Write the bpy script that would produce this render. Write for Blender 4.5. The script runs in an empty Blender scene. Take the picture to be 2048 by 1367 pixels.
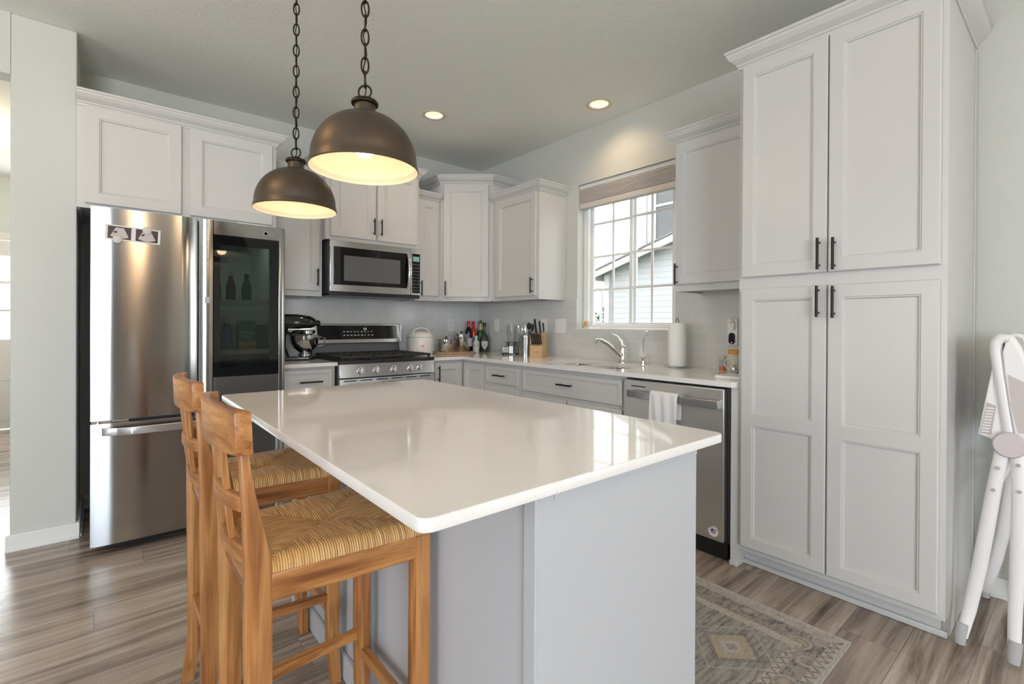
import bpy, bmesh, math, random
from mathutils import Vector, Matrix
random.seed(7)
C = bpy.context.scene.collection
PI = math.pi
FLOOR, CEIL, CT = 0.035, 2.748, 0.922     # floor, ceiling, perimeter worktop heights

# ------------------------------------------------------------------ camera
def make_camera():
    y, p, r = 0.6980, -0.0033, 0.0051
    F = Vector((math.sin(y)*math.cos(p), math.cos(y)*math.cos(p), math.sin(p)))
    R0 = Vector((math.cos(y), -math.sin(y), 0)); U0 = R0.cross(F)
    R = R0*math.cos(r)+U0*math.sin(r); U = U0*math.cos(r)-R0*math.sin(r)
    cd = bpy.data.cameras.new('camera'); co = bpy.data.objects.new('camera', cd); C.objects.link(co)
    m = Matrix((R, U, -F)).transposed().to_4x4(); m.translation = Vector((-2.944, -4.0299, 1.1962))
    co.matrix_world = m
    cd.sensor_fit = 'HORIZONTAL'; cd.sensor_width = 36; cd.lens = 36*970.887/2048
    cd.shift_y = -32.986/2048; cd.clip_start = 0.02; cd.clip_end = 200
    bpy.context.scene.camera = co
make_camera()
sc = bpy.context.scene
sc.view_settings.view_transform = 'Standard'; sc.view_settings.look = 'None'
sc.view_settings.exposure = 0.42; sc.view_settings.gamma = 1.0; sc.view_settings.use_curve_mapping = False

# ------------------------------------------------------------------ world: pale overcast sky
w = bpy.data.worlds.new('sky'); sc.world = w; w.use_nodes = True
nt = w.node_tree; bg = nt.nodes['Background']
tc = nt.nodes.new('ShaderNodeTexCoord'); nz = nt.nodes.new('ShaderNodeTexNoise'); rp = nt.nodes.new('ShaderNodeValToRGB')
mp = nt.nodes.new('ShaderNodeMapping'); mp.inputs['Scale'].default_value = (1.0, 1.0, 2.6)
nz.inputs['Scale'].default_value = 3.0; nz.inputs['Detail'].default_value = 5
rp.color_ramp.elements[0].position = .30; rp.color_ramp.elements[0].color = (.14, .15, .16, 1)
rp.color_ramp.elements[1].position = .56; rp.color_ramp.elements[1].color = (1, 1, 1, 1)
nt.links.new(tc.outputs['Generated'], mp.inputs[0]); nt.links.new(mp.outputs[0], nz.inputs['Vector'])
nt.links.new(nz.outputs[0], rp.inputs[0]); nt.links.new(rp.outputs[0], bg.inputs[0]); bg.inputs[1].default_value = 3.4

# ------------------------------------------------------------------ daylight through the windows of the living area behind the camera
def area(name, loc, rot, sx, sy, power, col):
    l = bpy.data.lights.new(name, 'AREA'); l.shape = 'RECTANGLE'; l.size = sx; l.size_y = sy; l.energy = power; l.color = col
    o = bpy.data.objects.new(name, l); C.objects.link(o); o.location = loc; o.rotation_euler = rot
    return o
DAY = (.86, .93, 1.0)
area('daylight_patio_door', (-.06, -6.2, 1.2), (PI/2, 0, PI/2), 2.0, 2.1, 8, DAY)
area('daylight_front_window', (-4.6, -7.90, 1.40), (PI/2, 0, 0), 1.8, 1.7, 110, (.75, .875, 1.0))
area('daylight_side_window', (-7.35, -3.6, 1.45), (PI/2, 0, -PI/2), 3.0, 1.7, 24, DAY)
sn = bpy.data.lights.new('hazy_sun', 'SUN'); sn.energy = .4; sn.angle = math.radians(70); sn.color = (1, .98, .95)
so_ = bpy.data.objects.new('hazy_sun', sn); C.objects.link(so_); so_.rotation_euler = (0, math.radians(-40), math.radians(-12))
area('daylight_hall', (-3.9, 3.35, 1.5), (PI/2, 0, PI), .9, 1.2, 14, DAY)

# ------------------------------------------------------------------ materials
MATS = {}
def new_mat(name):
    m = bpy.data.materials.new(name); m.use_nodes = True
    t = m.node_tree; b = t.nodes['Principled BSDF']; MATS[name] = m
    return m, t, b
def simple(name, col, rough=.5, metal=0., **k):
    m, t, b = new_mat(name)
    b.inputs['Base Color'].default_value = (*col, 1); b.inputs['Roughness'].default_value = rough; b.inputs['Metallic'].default_value = metal
    for kk, v in k.items():
        b.inputs[kk.replace('_', ' ')].default_value = v
    # slight tone variation so nothing is a dead flat colour
    return m
def nodes(t):
    def N(kind, **props):
        n = t.nodes.new('ShaderNode'+kind)
        for k, v in props.items(): setattr(n, k, v)
        return n
    def L(a, b): t.links.new(a, b)
    def M(op, a, b=None, c=None):
        n = t.nodes.new('ShaderNodeMath'); n.operation = op
        for i, v in enumerate((a, b, c)):
            if v is None: continue
            if isinstance(v, (int, float)): n.inputs[i].default_value = v
            else: L(v, n.inputs[i])
        return n.outputs[0]
    def MIX(f, a, b):
        n = t.nodes.new('ShaderNodeMix'); n.data_type = 'RGBA'
        if isinstance(f, (int, float)): n.inputs[0].default_value = f
        else: L(f, n.inputs[0])
        for s, v in ((n.inputs[6], a), (n.inputs[7], b)):
            if isinstance(v, tuple): s.default_value = (*v, 1)
            else: L(v, s)
        return n.outputs[2]
    def RAMP(f, stops):
        n = t.nodes.new('ShaderNodeValToRGB'); L(f, n.inputs[0]); e = n.color_ramp.elements
        while len(e) < len(stops): e.new(.5)
        for i, (p, c) in enumerate(stops): e[i].position = p; e[i].color = (*c, 1)
        return n.outputs[0]
    def OBJ(scale=(1, 1, 1)):
        a = N('TexCoord'); b = N('Mapping'); b.inputs['Scale'].default_value = scale; L(a.outputs['Object'], b.inputs[0]); return b.outputs[0]
    def NOISE(v, s, d=4, r=.55):
        n = N('TexNoise'); n.inputs['Scale'].default_value = s; n.inputs['Detail'].default_value = d; n.inputs['Roughness'].default_value = r
        L(v, n.inputs['Vector']); return n.outputs[0]
    def BUMP(h, st, dist=.01):
        n = N('Bump'); n.inputs['Strength'].default_value = st; n.inputs['Distance'].default_value = dist; L(h, n.inputs['Height']); return n.outputs[0]
    return N, L, M, MIX, RAMP, OBJ, NOISE, BUMP

def paint(name, col, rough, bump=.0, scale=60, var=.02):
    m, t, b = new_mat(name); N, L, M, MIX, RAMP, OBJ, NOISE, BUMP = nodes(t)
    o = OBJ(); n = NOISE(o, 3, 3)
    lo = tuple(c*(1-var) for c in col); hi = tuple(min(1, c*(1+var)) for c in col)
    L(MIX(n, lo, hi), b.inputs['Base Color']); b.inputs['Roughness'].default_value = rough
    if bump:
        L(BUMP(NOISE(o, scale, 4), bump, .004), b.inputs['Normal'])
    return m
paint('wall_paint', (.595, .61, .58), .6, .15, 120)
paint('cabinet_white', (.615, .607, .597), .32, .04, 40, .012)
paint('trim_white', (.80, .80, .79), .4, 0, 40, .01)
paint('reflection_dark', (.20, .19, .18), .6)
paint('curtain_tan', (.75, .58, .40), .8)
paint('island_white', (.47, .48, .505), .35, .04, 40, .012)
paint('vinyl_white', (.84, .85, .85), .35)
paint('exterior_trim', (.54, .55, .56), .5)
paint('plastic_white', (.82, .81, .79), .3)
paint('chair_plastic', (.84, .82, .83), .35)
simple('hub_plastic', (.62, .56, .60), .35)
def ceiling_mat():
    m, t, b = new_mat('ceiling_paint'); N, L, M, MIX, RAMP, OBJ, NOISE, BUMP = nodes(t)
    o = OBJ(); n = NOISE(o, 18, 6, .6); s = RAMP(n, [(.47, (0, 0, 0)), (.56, (1, 1, 1))])
    b.inputs['Base Color'].default_value = (.86, .87, .82, 1); b.inputs['Roughness'].default_value = .85
    L(BUMP(s, .13, .004), b.inputs['Normal'])
ceiling_mat()
def quartz():
    m, t, b = new_mat('quartz'); N, L, M, MIX, RAMP, OBJ, NOISE, BUMP = nodes(t)
    o = OBJ(); a = NOISE(o, 130, 2); sp = RAMP(a, [(.66, (0, 0, 0)), (.72, (1, 1, 1))])
    c = NOISE(o, 90, 2); sp2 = RAMP(c, [(.27, (1, 1, 1)), (.33, (0, 0, 0))])
    base = MIX(NOISE(o, 9, 3), (.78, .755, .73), (.83, .81, .79))
    x = MIX(M('MULTIPLY', sp, .35), base, (.50, .47, .44)); x = MIX(M('MULTIPLY', sp2, .4), x, (.95, .94, .92))
    L(x, b.inputs['Base Color']); b.inputs['Roughness'].default_value = .055
quartz()
def tile(name, u):
    m, t, b = new_mat(name); N, L, M, MIX, RAMP, OBJ, NOISE, BUMP = nodes(t)
    tc = N('TexCoord'); sx = N('SeparateXYZ'); L(tc.outputs['Object'], sx.inputs[0]); cb = N('CombineXYZ')
    L(sx.outputs[u], cb.inputs[0]); L(M('SUBTRACT', sx.outputs[2], CT-.0762*12), cb.inputs[1])
    br = N('TexBrick'); L(cb.outputs[0], br.inputs[0]); br.offset = .5
    br.inputs['Scale'].default_value = 1; br.inputs['Brick Width'].default_value = .1524; br.inputs['Row Height'].default_value = .0762
    br.inputs['Mortar Size'].default_value = .0016; br.inputs['Mortar Smooth'].default_value = .3
    br.inputs['Color1'].default_value = (.60, .61, .60, 1); br.inputs['Color2'].default_value = (.645, .65, .64, 1); br.inputs['Mortar'].default_value = (.74, .74, .72, 1)
    L(br.outputs[0], b.inputs['Base Color']); b.inputs['Roughness'].default_value = .12
    inv = M('SUBTRACT', 1, br.outputs['Fac'])
    wob = M('MULTIPLY', NOISE(tc.outputs['Object'], 14, 2), .25)
    L(BUMP(M('ADD', inv, wob), .35, .003), b.inputs['Normal'])
tile('tile_back', 0); tile('tile_right', 1)
def floor_mat():
    m, t, b = new_mat('plank_floor'); N, L, M, MIX, RAMP, OBJ, NOISE, BUMP = nodes(t)
    o = OBJ(); br = N('TexBrick'); br.offset = 0
    sp = N('SeparateXYZ'); L(o, sp.inputs[0]); row = M('FLOOR', M('DIVIDE', sp.outputs[1], .18)); cbx = N('CombineXYZ')
    L(M('ADD', sp.outputs[0], M('MULTIPLY', M('FRACT', M('MULTIPLY', row, .618)), 1.22)), cbx.inputs[0]); L(sp.outputs[1], cbx.inputs[1]); L(cbx.outputs[0], br.inputs[0])
    for k, v in (('Scale', 1), ('Brick Width', 1.22), ('Row Height', .18), ('Mortar Size', .0012), ('Bias', 0)): br.inputs[k].default_value = v
    br.inputs['Color1'].default_value = (0, 0, 0, 1); br.inputs['Color2'].default_value = (1, 1, 1, 1); br.inputs['Mortar'].default_value = (.5, .5, .5, 1)
    sep = N('SeparateColor'); L(br.outputs[0], sep.inputs[0]); rnd = sep.outputs[0]
    st = OBJ((.55, 9, 1)); off = N('CombineXYZ'); L(M('MULTIPLY', rnd, 37), off.inputs[0]); L(M('MULTIPLY', rnd, 11), off.inputs[1])
    va = N('VectorMath', operation='ADD'); L(st, va.inputs[0]); L(off.outputs[0], va.inputs[1])
    g1 = N('TexNoise'); g1.inputs['Scale'].default_value = 1.7; g1.inputs['Detail'].default_value = 9; g1.inputs['Roughness'].default_value = .62; g1.inputs['Distortion'].default_value = .7
    L(va.outputs[0], g1.inputs['Vector'])
    col = RAMP(g1.outputs[0], [(.27, (.045, .030, .022)), (.41, (.20, .15, .115)), (.52, (.40, .325, .265)), (.68, (.60, .52, .445))])
    col = MIX(M('MULTIPLY', rnd, .55), col, MIX(g1.outputs[0], (.16, .125, .105), (.46, .40, .35)))
    st2 = OBJ((3, 70, 1)); g2 = NOISE(st2, 2.0, 5, .7)
    col = MIX(M('MULTIPLY', RAMP(g2, [(.5, (0, 0, 0)), (.75, (1, 1, 1))]), .35), col, (.10, .075, .06))
    col = MIX(M('MULTIPLY', br.outputs['Fac'], .45), col, (.05, .04, .035))
    L(col, b.inputs['Base Color']); b.inputs['Roughness'].default_value = .24
    L(BUMP(M('SUBTRACT', M('MULTIPLY', g2, .3), br.outputs['Fac']), .22, .002), b.inputs['Normal'])
floor_mat()
def wood(name, axis, dark, mid, light, rough=.35, sc_=1.0):
    m, t, b = new_mat(name); N, L, M, MIX, RAMP, OBJ, NOISE, BUMP = nodes(t)
    s = [22*sc_, 22*sc_, 22*sc_]; s[axis] = 1.6*sc_
    n = N('TexNoise'); n.inputs['Scale'].default_value = 1.6; n.inputs['Detail'].default_value = 7; n.inputs['Distortion'].default_value = .8
    L(OBJ(tuple(s)), n.inputs['Vector'])
    s2 = [150*sc_]*3; s2[axis] = 4*sc_
    f = NOISE(OBJ(tuple(s2)), 1.2, 3)
    col = RAMP(n.outputs[0], [(.30, dark), (.5, mid), (.72, light)])
    col = MIX(M('MULTIPLY', RAMP(f, [(.45, (0, 0, 0)), (.7, (1, 1, 1))]), .4), col, dark)
    kn = N('TexVoronoi'); kn.inputs['Scale'].default_value = 1; s3 = [14*sc_]*3; s3[axis] = 5*sc_; L(OBJ(tuple(s3)), kn.inputs['Vector'])
    col = MIX(M('MULTIPLY', RAMP(kn.outputs['Distance'], [(.08, (1, 1, 1)), (.17, (0, 0, 0))]), .55), col, tuple(c*.45 for c in dark))
    L(col, b.inputs['Base Color']); b.inputs['Roughness'].default_value = rough
    L(BUMP(f, .12, .002), b.inputs['Normal'])
PD, PM, PL = (.19, .065, .018), (.42, .172, .050), (.60, .30, .105)
for i, a in enumerate('xyz'): wood('pine_'+a, i, PD, PM, PL)
wood('block_wood', 2, (.42, .26, .11), (.55, .36, .17), (.62, .43, .22), .4, 2)
wood('board_wood', 0, (.38, .24, .12), (.52, .36, .20), (.60, .43, .26), .5, 2)
def rush():
    m, t, b = new_mat('rush'); N, L, M, MIX, RAMP, OBJ, NOISE, BUMP = nodes(t)
    tc = N('TexCoord'); s = N('SeparateXYZ'); L(tc.outputs['Object'], s.inputs[0])
    X, Y, Z = s.outputs
    ax = M('MULTIPLY', M('ABSOLUTE', X), .96); ay = M('ABSOLUTE', Y)
    sel = M('GREATER_THAN', ax, ay)                       # 1: weave wraps the front or rear rail
    u = M('ADD', M('MULTIPLY', sel, Y), M('MULTIPLY', M('SUBTRACT', 1, sel), X))
    v = M('ADD', M('MULTIPLY', sel, X), M('MULTIPLY', M('SUBTRACT', 1, sel), Y))
    cb = N('CombineXYZ'); L(M('MULTIPLY', u, 170), cb.inputs[0]); L(M('MULTIPLY', v, 14), cb.inputs[1]); L(M('MULTIPLY', sel, 9), cb.inputs[2])
    n = NOISE(cb.outputs[0], 1, 3)
    cb2 = N('CombineXYZ'); L(M('MULTIPLY', u, 60), cb2.inputs[0]); L(M('MULTIPLY', v, 7), cb2.inputs[1]); L(M('ADD', sel, 3), cb2.inputs[2])
    n2 = NOISE(cb2.outputs[0], 1, 2)
    wv = M('ABSOLUTE', M('SINE', M('ADD', M('MULTIPLY', u, 3.1416/.0050), M('MULTIPLY', n2, 1.8))))
    col = RAMP(n, [(.32, (.46, .20, .055)), (.5, (.82, .43, .14)), (.68, (.96, .66, .32))])
    col = MIX(M('MULTIPLY', n2, .35), col, (.55, .32, .12))
    low = RAMP(Z, [(0, (1, 1, 1)), (.012, (1, 1, 1)), (.020, (0, 0, 0))])
    col = MIX(M('MULTIPLY', low, .6), col, (.82, .66, .44))
    col = MIX(M('MULTIPLY', M('SUBTRACT', 1, wv), .5), col, (.24, .12, .04))
    L(col, b.inputs['Base Color']); b.inputs['Roughness'].default_value = .42
    L(BUMP(wv, .8, .0022), b.inputs['Normal'])
rush()
def steel(name, col=(.60, .60, .61), rough=.22, wob=.0, axis=0, aniso=.7, grain=.0012):
    m, t, b = new_mat(name); N, L, M, MIX, RAMP, OBJ, NOISE, BUMP = nodes(t)
    b.inputs['Metallic'].default_value = 1; b.inputs['Base Color'].default_value = (*col, 1)
    s = [220, 220, 220]; s[axis] = 2
    f = NOISE(OBJ(tuple(s)), 1, 3)
    L(M('ADD', M('MULTIPLY', f, .10 if grain else .02), rough-(.05 if grain else .01)), b.inputs['Roughness'])
    h = M('MULTIPLY', f, grain)
    if wob:
        h = M('ADD', h, M('MULTIPLY', NOISE(OBJ((3.2, 3.2, 1.3)), 1.0, 1), wob))
    L(BUMP(h, .5, .02), b.inputs['Normal'])
    tg = N('Tangent'); tg.direction_type = 'UV_MAP'; L(tg.outputs[0], b.inputs['Tangent']); b.inputs['Anisotropic'].default_value = aniso; b.inputs['Anisotropic Rotation'].default_value = 0.25
steel('fridge_steel', (.40, .40, .405), .15, .24, 0, .95, 0)
steel('brushed_steel', (.58, .58, .58), .24)
steel('dishwasher_steel', (.78, .77, .76), .36, 0, 1, .5, 0)
steel('pot_steel', (.62, .62, .62), .10)
simple('chrome', (.82, .82, .82), .06, 1)
simple('sink_steel', (.30, .30, .31), .28, 1)
simple('black_pull', (.018, .016, .015), .35, .6)
simple('black_plastic', (.012, .012, .013), .3)
simple('dark_grey', (.13, .135, .14), .4, .3)
simple('fridge_side', (.34, .35, .36), .45)
simple('black_glass', (.006, .006, .007), .04)
simple('cast_iron', (.025, .024, .023), .5)
simple('mixer_black', (.010, .010, .011), .12, 0, Coat_Weight=.6)
simple('dark_gap', (.02, .02, .022), .6)
def bronze():
    m, t, b = new_mat('bronze'); N, L, M, MIX, RAMP, OBJ, NOISE, BUMP = nodes(t)
    L(MIX(NOISE(OBJ(), 14, 4), (.092, .069, .049), (.132, .101, .072)), b.inputs['Base Color'])
    b.inputs['Metallic'].default_value = .75; b.inputs['Roughness'].default_value = .42
bronze()
simple('chain_metal', (.035, .026, .02), .4, .8)
simple('shade_inner', (.74, .66, .54), .5)
def emit(name, col, s):
    m, t, b = new_mat(name); b.inputs['Base Color'].default_value = (*[c*.25 for c in col], 1)
    b.inputs['Emission Color'].default_value = (*col, 1); b.inputs['Emission Strength'].default_value = s
emit('bulb_glow', (1, .86, .66), 4); emit('can_glow', (1, .86, .66), 4); emit('display_green', (.35, .75, .65), .22); emit('display_white', (.8, .85, .9), .22)
emit('interior_fill_glow', (.80, .95, .88), 7.0); emit('led_blue', (.3, .3, 1), 2)
def pane(name, tint=(1, 1, 1), refl=1.0):
    m, t, b = new_mat(name); N, L, M, MIX, RAMP, OBJ, NOISE, BUMP = nodes(t)
    tr = N('BsdfTransparent'); tr.inputs[0].default_value = (*tint, 1); gl = N('BsdfGlossy'); gl.inputs['Roughness'].default_value = .02
    fr = N('Fresnel'); ge = N('NewGeometry'); L(M('SUBTRACT', 1.45, M('MULTIPLY', ge.outputs['Backfacing'], .7603)), fr.inputs[0]); mx = N('MixShader'); L(M('MULTIPLY', fr.outputs[0], refl), mx.inputs[0]); L(tr.outputs[0], mx.inputs[1]); L(gl.outputs[0], mx.inputs[2])
    L(mx.outputs[0], t.nodes['Material Output'].inputs[0])
pane('window_glass', (.97, .98, .98)); pane('fridge_glass', (.44, .48, .46), 1.0); pane('clear_glass', (.94, .95, .95), .9)
pane('green_glass', (.05, .28, .10), 1.0); pane('dark_glass', (.05, .06, .05), 1.0)
for n_, c_, r_ in (('red_foil', (.62, .02, .05), .3), ('wine_dark', (.012, .008, .010), .08), ('rose_wine', (.60, .06, .03), .1), ('paper_white', (.72, .71, .68), .6),
    ('label_green', (.55, .64, .56), .6), ('bottle_green', (.02, .16, .06), .1), ('olive_cap', (.10, .13, .05), .3), ('gold_foil', (.62, .50, .24), .35), ('bottle_grey', (.055, .065, .06), .08),
    ('orange_lid', (.75, .30, .04), .4), ('jar_cream', (.60, .56, .47), .3), ('pill_clear', (.62, .55, .42), .2), ('pill_label', (.42, .42, .52), .5), ('pill_red', (.66, .16, .08), .4),
    ('towel_white', (.80, .78, .79), .9), ('towel_pink', (.78, .66, .68), .9), ('paper_towel', (.84, .83, .81), .9), ('heart_cream', (.72, .62, .48), .5), ('heart_orange', (.70, .34, .10), .5),
    ('mag_stone', (.58, .57, .53), .5), ('photo_black', (.03, .015, .025), .3), ('scan_grey', (.50, .45, .45), .5), ('blind_fabric', (.60, .57, .54), .8), ('grey_text', (.42, .42, .43), .6), ('seat_pad', (.60, .54, .53), .7),
    ('roof_shingle', (.22, .22, .23), .8), ('leaf', (.10, .17, .07), .7), ('bark', (.12, .09, .07), .8), ('grass', (.16, .22, .10), .9), ('rubber_grey', (.45, .45, .46), .6), ('door_paint', (.62, .60, .57), .5),
    ('sticker_red', (.55, .03, .05), .4), ('sticker_blue', (.03, .05, .22), .4), ('brown_card', (.16, .09, .055), .6), ('milk_white', (.75, .76, .74), .4), ('carton_yellow', (.70, .55, .12), .5), ('carton_orange', (.75, .28, .05), .5), ('carton_green', (.07, .30, .14), .5), ('carton_blue', (.20, .24, .42), .5), ('cream_cap', (.75, .70, .52), .4), ('cooker_pink', (.75, .25, .35), .4), ('cooker_white', (.80, .78, .76), .3), ('utensil_grey', (.16, .16, .16), .4)):
    simple(n_, c_, r_)
def siding():
    m, t, b = new_mat('siding'); N, L, M, MIX, RAMP, OBJ, NOISE, BUMP = nodes(t)
    tc = N('TexCoord'); s = N('SeparateXYZ'); L(tc.outputs['Object'], s.inputs[0])
    f = M('FRACT', M('DIVIDE', s.outputs[2], .115))
    L(MIX(M('GREATER_THAN', f, .93), (.46, .47, .49), (.30, .31, .33)), b.inputs['Base Color']); b.inputs['Roughness'].default_value = .6
    L(BUMP(M('SUBTRACT', 1, f), 1, .02), b.inputs['Normal'])
siding()
def rug_mat():
    m, t, b = new_mat('rug_weave'); N, L, M, MIX, RAMP, OBJ, NOISE, BUMP = nodes(t)
    tc = N('TexCoord'); s = N('SeparateXYZ'); L(tc.outputs['Object'], s.inputs[0]); X, Y, Z = s.outputs   # origin: near right corner, +x to centre is -x, +y along the rug
    wob = M('MULTIPLY', M('SUBTRACT', NOISE(tc.outputs['Object'], 80, 4), .5), .014)
    ds = M('ADD', M('MULTIPLY', X, -1), wob); de = M('ADD', Y, wob)
    d = M('MINIMUM', M('MULTIPLY', ds, .72), de)
    fine = NOISE(OBJ((40, 240, 1)), 1, 4, .7); streak = NOISE(OBJ((6, 70, 1)), 1.2, 5, .7); blot = NOISE(OBJ(), 42, 3, .6)
    field = MIX(RAMP(streak, [(.36, (0, 0, 0)), (.62, (1, 1, 1))]), (.115, .105, .105), (.36, .33, .295))
    dark = MIX(RAMP(blot, [(.42, (0, 0, 0)), (.52, (1, 1, 1))]), (.075, .065, .064), (.25, .22, .19))
    # flowers in the dark border
    vo = N('TexVoronoi'); vo.inputs['Scale'].default_value = 1; L(OBJ((9.5, 9.5, 1)), vo.inputs['Vector'])
    dark = MIX(RAMP(vo.outputs['Distance'], [(.20, (1, 1, 1)), (.30, (0, 0, 0))]), dark, MIX(blot, (.33, .25, .16), (.42, .36, .28)))
    dark = MIX(M('MULTIPLY', RAMP(M('ABSOLUTE', M('SUBTRACT', vo.outputs['Distance'], .36)), [(.03, (1, 1, 1)), (.06, (0, 0, 0))]), .8), dark, (.42, .37, .31))
    # medallions down the middle of the field
    ym = M('SUBTRACT', M('MODULO', M('ADD', Y, .102), .56), .37)
    mx_ = M('ADD', X, .36)
    dia = M('ADD', M('ADD', M('DIVIDE', M('ABSOLUTE', mx_), .105), M('DIVIDE', M('ABSOLUTE', ym), .100)), M('MULTIPLY', wob, 14))
    field = MIX(RAMP(dia, [(.0, (1, 1, 1)), (1.0, (1, 1, 1)), (1.03, (0, 0, 0))]) if False else M('LESS_THAN', dia, 1.12), field, (.15, .13, .125))
    field = MIX(M('LESS_THAN', dia, .88), field, MIX(blot, (.34, .26, .165), (.45, .38, .28)))
    field = MIX(M('LESS_THAN', dia, .45), field, (.46, .42, .36)); field = MIX(M('LESS_THAN', dia, .22), field, (.25, .23, .21))
    ring = M('LESS_THAN', M('ABSOLUTE', M('SUBTRACT', dia, 1.55)), .05); field = MIX(M('MULTIPLY', ring, .6), field, (.46, .42, .36))
    # zig zag bands
    tri = M('DIVIDE', M('PINGPONG', X, .019), .019); on_end = M('LESS_THAN', de, M('MULTIPLY', ds, .72))
    def zig(lo, hi):                                        # a zigzag line running along an end band
        t = M('DIVIDE', M('SUBTRACT', d, lo), hi-lo); return M('MULTIPLY', M('LESS_THAN', M('ABSOLUTE', M('SUBTRACT', t, tri)), .22), on_end)
    def band(lo, hi, src): return M('MULTIPLY', M('GREATER_THAN', src, lo), M('LESS_THAN', src, hi))
    col = MIX(M('LESS_THAN', d, .136), field, MIX(zig(.110, .135), (.45, .405, .33), (.15, .12, .095)))
    col = MIX(M('LESS_THAN', d, .109), col, (.27, .215, .145)); col = MIX(M('LESS_THAN', d, .101), col, dark)
    col = MIX(M('LESS_THAN', d, .046), col, MIX(zig(.016, .045), MIX(RAMP(blot, [(.40, (0, 0, 0)), (.60, (1, 1, 1))]), (.47, .43, .37), (.36, .325, .28)), (.14, .115, .095)))
    col = MIX(M('LESS_THAN', d, .014), col, (.45, .43, .40))
    col = MIX(M('MULTIPLY', RAMP(fine, [(.42, (0, 0, 0)), (.6, (1, 1, 1))]), .38), col, (.47, .44, .40))
    col = MIX(M('MULTIPLY', RAMP(NOISE(OBJ((30, 130, 1)), 1, 4, .7), [(.5, (0, 0, 0)), (.66, (1, 1, 1))]), .5), col, (.12, .105, .10))
    col = MIX(M('MULTIPLY', RAMP(streak, [(.45, (0, 0, 0)), (.62, (1, 1, 1))]), .55), col, (.36, .335, .30))
    L(col, b.inputs['Base Color']); b.inputs['Roughness'].default_value = .95
    L(BUMP(fine, .5, .003), b.inputs['Normal'])
rug_mat()

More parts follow.
